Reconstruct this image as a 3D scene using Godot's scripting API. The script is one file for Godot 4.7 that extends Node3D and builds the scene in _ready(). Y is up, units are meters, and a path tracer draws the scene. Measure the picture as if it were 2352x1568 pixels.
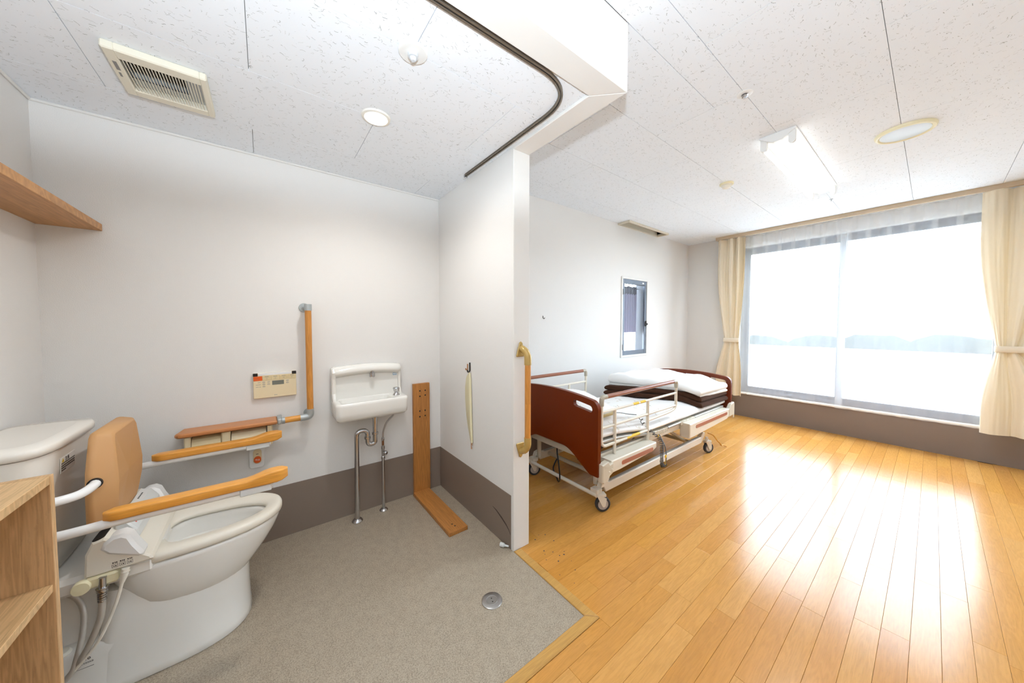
extends Node3D
# A care-home room: toilet corner on the left, bed and window on the right.
# World: x runs along the long wall towards the window, y up, z from the long wall towards the viewer.

var M := {}
var base_of := {}
var taken := {}
var rng := RandomNumberGenerator.new()

const XL := -1.834     # left wall
const XW := 4.127      # window wall
const ZR := 3.6        # wall behind the viewer
const HT := 2.21       # toilet ceiling
const HB := 2.466      # room ceiling
const HH := 2.197      # underside of the header
const BB := 0.309      # tall skirting

# ---------------------------------------------------------------- geometry
class Geo:
	var v := PackedVector3Array()
	var uv := PackedVector2Array()
	var sg := PackedInt32Array()
	var mark := 0
	var has_uv := false
	func tri(a: Vector3, b: Vector3, c: Vector3, s := -1) -> void:
		v.append(a); v.append(b); v.append(c)
		sg.append(s); sg.append(s); sg.append(s)
		uv.append(Vector2.ZERO); uv.append(Vector2.ZERO); uv.append(Vector2.ZERO)
	func triuv(a: Vector3, b: Vector3, c: Vector3, ua: Vector2, ub: Vector2, uc: Vector2, s := -1) -> void:
		v.append(a); v.append(b); v.append(c)
		sg.append(s); sg.append(s); sg.append(s)
		uv.append(ua); uv.append(ub); uv.append(uc)
		has_uv = true
	func quad(a: Vector3, b: Vector3, c: Vector3, d: Vector3, s := -1) -> void:
		tri(a, b, c, s); tri(a, c, d, s)
	func quv(a: Vector3, b: Vector3, c: Vector3, d: Vector3, ua: Vector2, ub: Vector2, uc: Vector2, ud: Vector2, s := -1) -> void:
		triuv(a, b, c, ua, ub, uc, s); triuv(a, c, d, ua, uc, ud, s)
	func begin() -> void:
		mark = v.size()
	func flip(from: int, to: int) -> void:
		for i in range(from, to, 3):
			var t := v[i + 1]; v[i + 1] = v[i + 2]; v[i + 2] = t
			var u := uv[i + 1]; uv[i + 1] = uv[i + 2]; uv[i + 2] = u
	func close() -> void:
		var c := v[mark]
		var vol := 0.0
		for i in range(mark, v.size(), 3):
			vol += (v[i] - c).dot((v[i + 1] - c).cross(v[i + 2] - c))
		if vol > 0.0:
			flip(mark, v.size())
		mark = v.size()
	func ctri(a: Vector3, b: Vector3, c: Vector3, o: Vector3, s := -1) -> void:
		if (b - a).cross(c - a).dot((a + b + c) / 3.0 - o) > 0.0:
			tri(a, c, b, s)
		else:
			tri(a, b, c, s)
	func cquad(a: Vector3, b: Vector3, c: Vector3, d: Vector3, o: Vector3, s := -1) -> void:
		ctri(a, b, c, o, s); ctri(a, c, d, o, s)
	func mesh() -> ArrayMesh:
		var st := SurfaceTool.new()
		st.begin(Mesh.PRIMITIVE_TRIANGLES)
		for i in v.size():
			st.set_smooth_group(sg[i])
			if has_uv:
				st.set_uv(uv[i])
			st.add_vertex(v[i])
		st.generate_normals()
		return st.commit()

func V(x: float, y: float, z: float) -> Vector3:
	return Vector3(x, y, z)

# chamfered box between two corners
func bx(g: Geo, a: Vector3, b: Vector3, bev := 0.0, xf := Transform3D()) -> Geo:
	var c := (a + b) / 2.0
	var h := ((b - a) / 2.0).abs()
	bev = minf(bev, minf(h.x, minf(h.y, h.z)) * 0.95)
	var o := xf * c
	var P := {}
	for sx in [-1, 1]:
		for sy in [-1, 1]:
			for sz in [-1, 1]:
				P[[sx, sy, sz, 0]] = xf * (c + V(sx * h.x, sy * (h.y - bev), sz * (h.z - bev)))
				P[[sx, sy, sz, 1]] = xf * (c + V(sx * (h.x - bev), sy * h.y, sz * (h.z - bev)))
				P[[sx, sy, sz, 2]] = xf * (c + V(sx * (h.x - bev), sy * (h.y - bev), sz * h.z))
	for s in [-1, 1]:
		g.cquad(P[[s, -1, -1, 0]], P[[s, 1, -1, 0]], P[[s, 1, 1, 0]], P[[s, -1, 1, 0]], o)
		g.cquad(P[[-1, s, -1, 1]], P[[1, s, -1, 1]], P[[1, s, 1, 1]], P[[-1, s, 1, 1]], o)
		g.cquad(P[[-1, -1, s, 2]], P[[1, -1, s, 2]], P[[1, 1, s, 2]], P[[-1, 1, s, 2]], o)
	if bev > 0.0:
		for s in [-1, 1]:
			for t in [-1, 1]:
				g.cquad(P[[s, t, -1, 0]], P[[s, t, 1, 0]], P[[s, t, 1, 1]], P[[s, t, -1, 1]], o)
				g.cquad(P[[s, -1, t, 0]], P[[s, 1, t, 0]], P[[s, 1, t, 2]], P[[s, -1, t, 2]], o)
				g.cquad(P[[-1, s, t, 1]], P[[1, s, t, 1]], P[[1, s, t, 2]], P[[-1, s, t, 2]], o)
				for u in [-1, 1]:
					g.ctri(P[[s, t, u, 0]], P[[s, t, u, 1]], P[[s, t, u, 2]], o)
	g.mark = g.v.size()
	return g

# rings of equal length joined into a skin
func loft(g: Geo, rings: Array, closed := true, cap0 := true, cap1 := true, s := 0, keep := false) -> Geo:
	g.begin()
	for i in rings.size() - 1:
		var a: PackedVector3Array = rings[i]
		var b: PackedVector3Array = rings[i + 1]
		var n := a.size()
		for k in (n if closed else n - 1):
			var k2 := (k + 1) % n
			if a[k].distance_squared_to(a[k2]) > 1e-14:
				g.tri(a[k], a[k2], b[k], s)
			if b[k].distance_squared_to(b[k2]) > 1e-14:
				g.tri(a[k2], b[k2], b[k], s)
	for e in [[cap0, 0], [cap1, rings.size() - 1]]:
		if e[0]:
			var r: PackedVector3Array = rings[e[1]]
			var c := Vector3.ZERO
			for p in r:
				c += p
			c /= r.size()
			for k in r.size():
				if e[1] == 0:
					g.tri(r[(k + 1) % r.size()], r[k], c, -1)
				else:
					g.tri(r[k], r[(k + 1) % r.size()], c, -1)
	if not keep:
		g.close()
	g.mark = g.v.size()
	return g

func tube(g: Geo, pts: Array, r, n := 12, caps := true, loop := false) -> Geo:
	var rings := []
	var cnt := pts.size()
	var nrm := Vector3.ZERO
	for i in cnt:
		var p: Vector3 = pts[i]
		var a: Vector3 = pts[(i - 1 + cnt) % cnt] if (i > 0 or loop) else p
		var b: Vector3 = pts[(i + 1) % cnt] if (i < cnt - 1 or loop) else p
		var t := (b - a).normalized()
		if nrm == Vector3.ZERO:
			nrm = t.cross(Vector3.UP if absf(t.y) < 0.9 else Vector3.RIGHT).normalized()
		else:
			nrm = (nrm - t * nrm.dot(t)).normalized()
		var bi := t.cross(nrm)
		var rad: float = r[i] if r is Array else r
		var ring := PackedVector3Array()
		for k in n:
			var an := TAU * k / n
			ring.append(p + (nrm * cos(an) + bi * sin(an)) * rad)
		rings.append(ring)
	if loop:
		rings.append(rings[0])
		caps = false
	return loft(g, rings, true, caps, caps)

# a path with rounded corners
func bend(pts: Array, r: float, n := 6) -> Array:
	var out := [pts[0]]
	for i in range(1, pts.size() - 1):
		var p: Vector3 = pts[i]
		var a: Vector3 = pts[i - 1]
		var b: Vector3 = pts[i + 1]
		var d := minf(r, minf(p.distance_to(a), p.distance_to(b)) * 0.49)
		var s := p + (a - p).normalized() * d
		var e := p + (b - p).normalized() * d
		for k in n + 1:
			var t := float(k) / n
			out.append(s.lerp(p, t).lerp(p.lerp(e, t), t))
	out.append(pts[-1])
	return out

func spline(pts: Array, n := 6) -> Array:
	var out := []
	for i in pts.size() - 1:
		var p0: Vector3 = pts[maxi(i - 1, 0)]
		var p1: Vector3 = pts[i]
		var p2: Vector3 = pts[i + 1]
		var p3: Vector3 = pts[mini(i + 2, pts.size() - 1)]
		for k in n:
			out.append(p1.cubic_interpolate(p2, p0, p3, float(k) / n))
	out.append(pts[-1])
	return out

# profile of (radius, height), turned round the y axis of xf; sharp profile corners stay sharp
func lathe(g: Geo, prof: Array, n := 20, xf := Transform3D()) -> Geo:
	g.begin()
	var s := 1
	for i in prof.size() - 1:
		var a: Vector2 = prof[i]
		var b: Vector2 = prof[i + 1]
		if i > 0 and absf((a - prof[i - 1]).angle_to(b - a)) > 0.6:
			s += 1
		for k in n:
			var t0 := TAU * k / n
			var t1 := TAU * (k + 1) / n
			var a0 := xf * V(cos(t0) * a.x, a.y, sin(t0) * a.x)
			var a1 := xf * V(cos(t1) * a.x, a.y, sin(t1) * a.x)
			var b0 := xf * V(cos(t0) * b.x, b.y, sin(t0) * b.x)
			var b1 := xf * V(cos(t1) * b.x, b.y, sin(t1) * b.x)
			if a.x > 1e-6:
				g.tri(a0, a1, b0, s)
			if b.x > 1e-6:
				g.tri(a1, b1, b0, s)
	g.close()
	return g

# polygon in the xy plane of xf pushed along its z from 0 to h, edges chamfered by bev
func extrude(g: Geo, poly: Array, h: float, xf := Transform3D(), bev := 0.0, smooth := false) -> Geo:
	var p := PackedVector2Array(poly)
	if Geometry2D.is_polygon_clockwise(p):
		p.reverse()
	var n := p.size()
	var inner := PackedVector2Array()
	for i in n:
		var d0 := (p[i] - p[(i - 1 + n) % n]).normalized()
		var d1 := (p[(i + 1) % n] - p[i]).normalized()
		var m := Vector2(-d0.y, d0.x) + Vector2(-d1.y, d1.x)
		m = m / maxf(0.3, m.length_squared()) * 2.0
		inner.append(p[i] + m * bev)
	var ring := func(q: PackedVector2Array, z: float) -> PackedVector3Array:
		var o := PackedVector3Array()
		for w in q:
			o.append(xf * V(w.x, w.y, z))
		return o
	g.begin()
	var from := g.v.size()
	var idx := Geometry2D.triangulate_polygon(inner if bev > 0.0 else p)
	var q := inner if bev > 0.0 else p
	for i in range(0, idx.size(), 3):
		g.tri(xf * V(q[idx[i]].x, q[idx[i]].y, h), xf * V(q[idx[i + 1]].x, q[idx[i + 1]].y, h), xf * V(q[idx[i + 2]].x, q[idx[i + 2]].y, h))
		g.tri(xf * V(q[idx[i]].x, q[idx[i]].y, 0), xf * V(q[idx[i + 2]].x, q[idx[i + 2]].y, 0), xf * V(q[idx[i + 1]].x, q[idx[i + 1]].y, 0))
	var tris_ccw := true
	if idx.size() >= 3:
		tris_ccw = (q[idx[1]] - q[idx[0]]).cross(q[idx[2]] - q[idx[0]]) > 0.0
	if not tris_ccw:
		g.flip(from, g.v.size())
	var rings := [ring.call(q, 0.0)]
	if bev > 0.0:
		rings.append(ring.call(p, bev))
		rings.append(ring.call(p, h - bev))
	rings.append(ring.call(q, h))
	for i in rings.size() - 1:
		for k in n:
			var k2 := (k + 1) % n
			var sgp := (i + 3) if smooth else -1
			g.quad(rings[i][k], rings[i][k2], rings[i + 1][k2], rings[i + 1][k], sgp)
	g.mark = from
	g.close()
	return g

func arc2(c: Vector2, r: float, a0: float, a1: float, n := 6) -> Array:
	var o := []
	for i in n + 1:
		var a := deg_to_rad(lerpf(a0, a1, float(i) / n))
		o.append(c + Vector2(cos(a), sin(a)) * r)
	return o

func rrect(x0: float, y0: float, x1: float, y1: float, r: float, n := 4) -> Array:
	return arc2(Vector2(x1 - r, y1 - r), r, 0, 90, n) + arc2(Vector2(x0 + r, y1 - r), r, 90, 180, n) + arc2(Vector2(x0 + r, y0 + r), r, 180, 270, n) + arc2(Vector2(x1 - r, y0 + r), r, 270, 360, n)

# level ring, stretched differently to the front (+x) and rear (-x)
func egg(cx: float, cz: float, front: float, rear: float, hw: float, y: float, ef := 2.0, er := 2.0, n := 40) -> PackedVector3Array:
	var o := PackedVector3Array()
	for k in n:
		var t := TAU * k / n
		var c := cos(t)
		var s := sin(t)
		var e := ef if c > 0 else er
		var x := signf(c) * pow(absf(c), 2.0 / e)
		var z := signf(s) * pow(absf(s), 2.0 / e)
		o.append(V(cx + x * (front if c > 0 else rear), y, cz + z * hw))
	return o

func frame_at(o: Vector3, x: Vector3, y: Vector3) -> Transform3D:
	var z := x.cross(y)
	return Transform3D(Basis(x, y, z), o)

# x -> world z, y -> world y, pushed along -x ... used for profiles seen from the side
func side_xf(o := Vector3.ZERO) -> Transform3D:   # local (x,y) = world (x,y), pushed along +z
	return Transform3D(Basis(), o)
func face_xf(o := Vector3.ZERO) -> Transform3D:   # local (x,y) = world (-z... ) : local x -> -z, local y -> y, pushed along +x
	return Transform3D(Basis(Vector3(0, 0, -1), Vector3(0, 1, 0), Vector3(1, 0, 0)), o)
func flat_xf(o := Vector3.ZERO) -> Transform3D:   # local (x,y) = world (x,-z), pushed along +y
	return Transform3D(Basis(Vector3(1, 0, 0), Vector3(0, 0, -1), Vector3(0, 1, 0)), o)

# ---------------------------------------------------------------- objects
func numbered(called: String) -> String:
	if not taken.has(called):
		taken[called] = 0
		return called
	taken[called] += 1
	return "%s_%03d" % [called, taken[called]]

func thing(called: String, label: String, category: String, at := Vector3.ZERO, group := "") -> Node3D:
	var o := Node3D.new()
	o.name = numbered(called)
	add_child(o)
	o.position = at
	base_of[o] = at
	o.set_meta("label", label)
	o.set_meta("category", category)
	if group:
		o.set_meta("group", group)
	return o

func obj(called: String, g: Geo, m: Material, parent: Node = self, at := Vector3.ZERO) -> MeshInstance3D:
	var o := MeshInstance3D.new()
	var off: Vector3 = at if parent == self else base_of.get(parent, Vector3.ZERO)
	if off != Vector3.ZERO:
		for i in g.v.size():
			g.v[i] -= off
	o.mesh = g.mesh()
	o.material_override = m
	if parent == self:
		o.name = numbered(called)
		add_child(o)
		o.position = at
		base_of[o] = at
	else:
		o.name = called
		parent.add_child(o, true)
		base_of[o] = off
	return o

func tag(o: Node, label: String, category: String, group := "") -> Node:
	o.set_meta("label", label)
	o.set_meta("category", category)
	if group:
		o.set_meta("group", group)
	return o

func struct(called: String, g: Geo, m: Material, label := "") -> MeshInstance3D:
	var o := obj(called, g, m)
	o.set_meta("kind", "structure")
	if label:
		o.set_meta("label", label)
	return o

func text(parent: Node, called: String, s: String, size: float, m: Material, xf: Transform3D, bold := true) -> MeshInstance3D:
	var t := TextMesh.new()
	var f := SystemFont.new()
	f.font_names = PackedStringArray(["Droid Sans"])
	f.font_weight = 700 if bold else 400
	t.font = f
	t.text = s
	t.font_size = 32
	t.pixel_size = size / 32.0
	t.depth = 0.0006
	var o := MeshInstance3D.new()
	o.mesh = t
	o.name = called
	o.material_override = m
	parent.add_child(o, true)
	o.transform = xf.translated(-base_of.get(parent, Vector3.ZERO))
	return o

# ---------------------------------------------------------------- materials
func mat(c: Color, rough := 0.6, metal := 0.0, spec := 0.5) -> StandardMaterial3D:
	var m := StandardMaterial3D.new()
	m.albedo_color = c
	m.roughness = rough
	m.metallic = metal
	m.metallic_specular = spec
	return m

func rgb(r: int, g: int, b: int) -> Color:
	return Color8(r, g, b)

func noise(seed_: int, freq: float, oct := 3) -> FastNoiseLite:
	var n := FastNoiseLite.new()
	n.seed = seed_
	n.frequency = freq
	n.fractal_octaves = oct
	return n

func tex(im: Image) -> ImageTexture:
	return ImageTexture.create_from_image(im)

# wood: grain runs along u (or along v when turned)
func wood_tex(w: int, h: int, sd: int, dark: float, figure: float, turned := false) -> ImageTexture:
	var im := Image.create(h if turned else w, w if turned else h, false, Image.FORMAT_RGB8)
	var a := noise(sd, 0.012, 4)
	var b := noise(sd + 1, 0.06, 3)
	var c := noise(sd + 2, 0.2, 2)
	for y in h:
		for x in w:
			var warp := a.get_noise_2d(x * 0.14, y * 1.6)
			var rings := 0.5 + 0.5 * sin((y * 0.16 + warp * 26.0) * 1.0)
			var fine := c.get_noise_2d(x * 0.05, y * 3.0)
			var pore := b.get_noise_2d(x * 0.35, y * 4.0)
			var k := 1.0 - dark * (figure * rings * 0.55 + 0.35 * (0.5 + 0.5 * fine) + (0.35 if pore > 0.28 else 0.0) * 0.5 + 0.25 * (0.5 + warp))
			var col := Color(clampf(k, 0, 1), clampf(k * (0.985 - 0.05 * dark * rings), 0, 1), clampf(k * (0.96 - 0.12 * dark * rings), 0, 1))
			if turned:
				im.set_pixel(y, x, col)
			else:
				im.set_pixel(x, y, col)
	return tex(im)

func speckle_tex(n: int, sd: int, amount: float, coarse: float) -> ImageTexture:
	var im := Image.create(n, n, false, Image.FORMAT_RGB8)
	var a := noise(sd, 0.16, 3)
	var b := noise(sd + 1, 0.02, 3)
	var r := RandomNumberGenerator.new()
	r.seed = sd
	for y in n:
		for x in n:
			var k := 0.93 + a.get_noise_2d(x, y) * amount + b.get_noise_2d(x, y) * coarse + r.randf_range(-amount, amount) * 0.5
			im.set_pixel(x, y, Color(clampf(k, 0, 1), clampf(k * 0.99, 0, 1), clampf(k * 0.975, 0, 1)))
	return tex(im)

func bump_noise(freq: float, sd: int, n := 256) -> NoiseTexture2D:
	var t := NoiseTexture2D.new()
	t.width = n
	t.height = n
	t.seamless = true
	t.noise = noise(sd, freq, 3)
	return t

# acoustic board: worm-like pits mostly along u, the shade inside them painted as grey marks
func fissure_shade_tex(n: int, sd: int) -> ImageTexture:
	var im := Image.create(n, n, false, Image.FORMAT_RGB8)
	im.fill(Color(1, 1, 1))
	var r := RandomNumberGenerator.new()
	r.seed = sd
	for i in 1500:
		var p := Vector2(r.randf() * n, r.randf() * n)
		var ang := r.randfn(0.0, 0.35)
		var long := r.randf_range(3.0, 24.0) if r.randf() < 0.7 else 2.0
		var shade := r.randf_range(0.62, 0.86)
		var wide := 1 if r.randf() < 0.75 else 2
		var st := int(long)
		for k in st:
			ang += r.randfn(0.0, 0.28)
			p += Vector2(cos(ang), sin(ang))
			for dy in wide:
				var px := posmod(int(p.x), n)
				var py := posmod(int(p.y) + dy, n)
				im.set_pixel(px, py, Color(shade, shade, shade * 0.98))
	return tex(im)

# sparse sprigs printed on white cotton
func sprig_tex(n: int, sd: int) -> ImageTexture:
	var im := Image.create(n, n, false, Image.FORMAT_RGB8)
	im.fill(Color(0.965, 0.955, 0.945))
	var r := RandomNumberGenerator.new()
	r.seed = sd
	var leaf := [Color8(160, 150, 84), Color8(178, 166, 112), Color8(134, 134, 74)]
	var bud := [Color8(200, 136, 122), Color8(210, 164, 146), Color8(190, 116, 100)]
	var blob := func(c: Vector2, rad: float, col: Color) -> void:
		for y in range(int(c.y - rad), int(c.y + rad) + 1):
			for x in range(int(c.x - rad), int(c.x + rad) + 1):
				if Vector2(x, y).distance_to(c) <= rad:
					im.set_pixel(posmod(x, n), posmod(y, n), col)
	for i in 26:
		var c := Vector2(r.randf() * n, r.randf() * n)
		var an := r.randf() * TAU
		var p := c
		for k in 16:
			p += Vector2(cos(an), sin(an)) * 1.6
			an += r.randfn(0, 0.12)
			blob.call(p, 0.9, leaf[1])
			if k % 4 == 1:
				var s := 1.0 if k % 8 == 1 else -1.0
				for q in 5:
					blob.call(p + Vector2(cos(an + s * 0.9), sin(an + s * 0.9)) * (2.0 + q * 1.3), 1.6 - absf(q - 2) * 0.4, leaf[i % 3])
		for q in 3:
			blob.call(p + Vector2(r.randf_range(-5, 5), r.randf_range(-5, 5)), 2.2, bud[r.randi() % 3])
	return tex(im)

func triplanar(m: StandardMaterial3D, t: Texture2D, s: Vector3, world := true) -> StandardMaterial3D:
	m.albedo_texture = t
	m.uv1_triplanar = true
	m.uv1_world_triplanar = world
	m.uv1_scale = s
	return m

func relief(m: StandardMaterial3D, t: Texture2D, cm: float, s := Vector3.ZERO) -> StandardMaterial3D:
	m.heightmap_enabled = true
	m.heightmap_texture = t
	m.heightmap_scale = cm
	if s != Vector3.ZERO:
		m.uv1_triplanar = true
		m.uv1_world_triplanar = true
		m.uv1_scale = s
	return m

func make_materials() -> void:
	var woodu := wood_tex(512, 256, 11, 0.16, 0.6)
	var woodv := wood_tex(512, 256, 21, 0.2, 0.8, true)
	var plank := wood_tex(1024, 256, 31, 0.13, 0.45)
	var ceil_t := fissure_shade_tex(1024, 5)
	var sprig := sprig_tex(512, 9)
	var fine := bump_noise(0.12, 3)
	var cloth := bump_noise(0.3, 4)
	M.wall = relief(mat(rgb(236, 233, 229), 0.8, 0, 0.3), fine, 0.05, Vector3(7, 7, 7))
	M.paint = mat(rgb(235, 232, 227), 0.55, 0, 0.4)
	M.skirt = mat(rgb(138, 122, 110), 0.5, 0, 0.4)
	M.sill = mat(rgb(226, 214, 196), 0.4)
	M.tile = mat(rgb(243, 247, 252), 0.9, 0, 0.2)
	M.tile.albedo_texture = ceil_t
	M.slab = mat(rgb(170, 168, 166), 0.9, 0, 0.2)
	M.vinyl = triplanar(mat(rgb(181, 167, 148), 0.32, 0, 0.5), speckle_tex(1024, 7, 0.22, 0.05), Vector3(0.9, 0.9, 0.9))
	M.under = mat(rgb(110, 72, 38), 0.8)
	M.planks = []
	for c in [rgb(219, 158, 80), rgb(222, 162, 85), rgb(214, 152, 74), rgb(225, 167, 92), rgb(218, 156, 80), rgb(221, 160, 78)]:
		var m := mat(c, 0.19, 0, 0.45)
		m.albedo_texture = plank
		M.planks.append(m)
	M.strip = triplanar(mat(rgb(214, 166, 92), 0.4), woodu, Vector3(0.8, 4, 4))
	M.rail_wood = triplanar(mat(rgb(234, 162, 78), 0.38), woodv, Vector3(4, 1.2, 4))
	M.arm_wood = triplanar(mat(rgb(248, 176, 78), 0.32), woodu, Vector3(1.2, 4, 4))
	M.ledge_wood = mat(rgb(200, 134, 82), 0.38)
	M.lboard_v = triplanar(mat(rgb(206, 140, 74), 0.45), woodv, Vector3(3, 1, 3))
	M.lboard_h = triplanar(mat(rgb(206, 140, 74), 0.45), woodv, Vector3(3, 3, 1))
	M.cab_v = triplanar(mat(rgb(226, 186, 138), 0.5), woodv, Vector3(3.0, 1.1, 3.0))
	M.cab_h = triplanar(mat(rgb(230, 192, 142), 0.5), woodv, Vector3(3.0, 3.0, 1.1))
	M.shelf = triplanar(mat(rgb(217, 163, 108), 0.45), woodv, Vector3(3.0, 3.0, 0.8))
	M.ceramic = mat(rgb(243, 240, 233), 0.12, 0, 0.5)
	M.tank = mat(rgb(240, 233, 221), 0.18, 0, 0.5)
	M.plastic = mat(rgb(236, 229, 214), 0.35, 0, 0.5)
	M.plastic_w = mat(rgb(240, 240, 238), 0.3, 0, 0.5)
	M.panel_grey = mat(rgb(222, 224, 222), 0.35)
	M.cream = mat(rgb(238, 220, 182), 0.4)
	M.cream_d = mat(rgb(224, 204, 158), 0.4)
	M.tube_w = mat(rgb(244, 243, 240), 0.2)
	M.pad = mat(rgb(204, 154, 100), 0.5)
	M.chrome = mat(rgb(192, 192, 194), 0.2, 1.0)
	M.steel = mat(rgb(186, 186, 186), 0.32, 1.0)
	M.brass = mat(rgb(150, 110, 84), 0.4, 1.0)
	M.braid = mat(rgb(196, 188, 176), 0.5, 0.3)
	M.black = mat(rgb(22, 20, 20), 0.5)
	M.dark = mat(rgb(60, 58, 58), 0.5)
	M.joint = mat(rgb(178, 184, 184), 0.35, 0.3)
	M.orange = mat(rgb(232, 98, 30), 0.4)
	M.redmark = mat(rgb(226, 84, 60), 0.5)
	M.lcd = mat(rgb(120, 122, 112), 0.25)
	M.ink = mat(rgb(78, 74, 70), 0.6)
	M.paper = mat(rgb(244, 243, 240), 0.8)
	M.water = mat(rgb(214, 222, 220), 0.03)
	M.strap = mat(rgb(238, 228, 190), 0.7)
	M.gold = mat(rgb(190, 158, 92), 0.25, 0.15)
	M.track = mat(rgb(126, 116, 104), 0.3, 0.7)
	M.grille = mat(rgb(232, 226, 208), 0.45)
	M.galvanised = mat(rgb(168, 170, 170), 0.6)
	M.lampring = mat(rgb(240, 236, 226), 0.4)
	M.yellowed = mat(rgb(238, 228, 190), 0.4)
	M.opal = mat(rgb(208, 211, 214), 0.3)
	M.glow = mat(rgb(255, 255, 255), 0.4)
	M.glow.emission_enabled = true
	M.glow.emission = Color(1, 0.985, 0.95)
	M.glow.emission_energy_multiplier = 3.0
	M.tubeglow = mat(rgb(255, 255, 255), 0.4)
	M.tubeglow.emission_enabled = true
	M.tubeglow.emission = Color(0.98, 1.0, 0.99)
	M.tubeglow.emission_energy_multiplier = 2.4
	M.board = mat(rgb(112, 42, 5), 0.34, 0, 0.3)
	M.board_h = mat(rgb(112, 50, 28), 0.35, 0, 0.3)
	M.handrail = mat(rgb(150, 88, 58), 0.32)
	M.ivory = mat(rgb(236, 226, 208), 0.3)
	M.ivory_d = mat(rgb(214, 204, 184), 0.35)
	M.railcap = mat(rgb(186, 178, 160), 0.4)
	M.accent = mat(rgb(176, 106, 80), 0.35)
	M.rubber = mat(rgb(52, 56, 62), 0.5)
	M.wheel = mat(rgb(196, 186, 178), 0.4)
	M.frame_grey = mat(rgb(176, 170, 160), 0.4, 0.2)
	M.cable = mat(rgb(92, 92, 92), 0.4)
	M.cable_b = mat(rgb(24, 24, 26), 0.5)
	M.yellow = mat(rgb(240, 196, 40), 0.5)
	M.tie_cord = mat(rgb(214, 156, 60), 0.6)
	M.handset = mat(rgb(206, 182, 120), 0.45)
	M.sheet = triplanar(mat(Color(1, 1, 1), 0.85, 0, 0.2), sprig, Vector3(1.7, 1.7, 1.7))
	relief(M.sheet, cloth, 0.03)
	M.quilt = mat(rgb(246, 245, 243), 0.9, 0, 0.2)
	M.blanket = mat(rgb(66, 42, 30), 0.95, 0, 0.2)
	M.blanket.rim_enabled = true
	M.blanket.rim = 0.7
	M.blanket.rim_tint = 0.6
	M.drape = relief(mat(rgb(243, 231, 208), 0.9, 0, 0.2), cloth, 0.04, Vector3(5, 5, 5))
	M.drape.backlight_enabled = true
	M.drape.backlight = Color(0.36, 0.29, 0.18)
	M.lace = mat(Color(0.94, 0.94, 0.94, 0.38), 0.9, 0, 0.1)
	M.lace.transparency = BaseMaterial3D.TRANSPARENCY_ALPHA
	M.lace.backlight_enabled = true
	M.lace.backlight = Color(0.33, 0.33, 0.33)
	M.lace.cull_mode = BaseMaterial3D.CULL_DISABLED
	M.drape.cull_mode = BaseMaterial3D.CULL_DISABLED
	M.alu = mat(rgb(96, 102, 112), 0.4, 0.4)
	M.alu_d = mat(rgb(40, 43, 50), 0.45, 0.2)
	M.cafe = mat(rgb(128, 122, 150), 0.9)
	M.cafe.backlight_enabled = true
	M.cafe.backlight = Color(0.05, 0.05, 0.065)
	M.cafe.cull_mode = BaseMaterial3D.CULL_DISABLED
	M.cafe_top = mat(rgb(58, 56, 72), 0.9)
	M.glass = mat(Color(0.95, 0.98, 1.0, 0.06), 0.02)
	M.glass.transparency = BaseMaterial3D.TRANSPARENCY_ALPHA
	M.glass_dull = mat(Color(0.9, 0.93, 0.97, 0.05), 0.05, 0, 0.12)
	M.glass_dull.transparency = BaseMaterial3D.TRANSPARENCY_ALPHA
	M.box_trim = mat(rgb(206, 186, 158), 0.5)
	M.vent = mat(rgb(222, 212, 192), 0.5)
	M.parapet = mat(rgb(236, 236, 234), 0.8)
	M.leaf = mat(rgb(24, 32, 28), 0.95, 0, 0.1)
	M.bark = mat(rgb(84, 72, 60), 0.9)
	M.ground = mat(rgb(128, 132, 120), 0.9)
	M.sticker = mat(rgb(242, 240, 234), 0.5)
	M.sticker_y = mat(rgb(222, 190, 50), 0.5)
	M.sticker_b = mat(rgb(130, 176, 206), 0.4)
	M.greybar = mat(rgb(140, 138, 136), 0.6)
	M.dent = mat(rgb(74, 62, 54), 0.7)
	M.tail = mat(rgb(186, 130, 84), 0.6)
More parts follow.
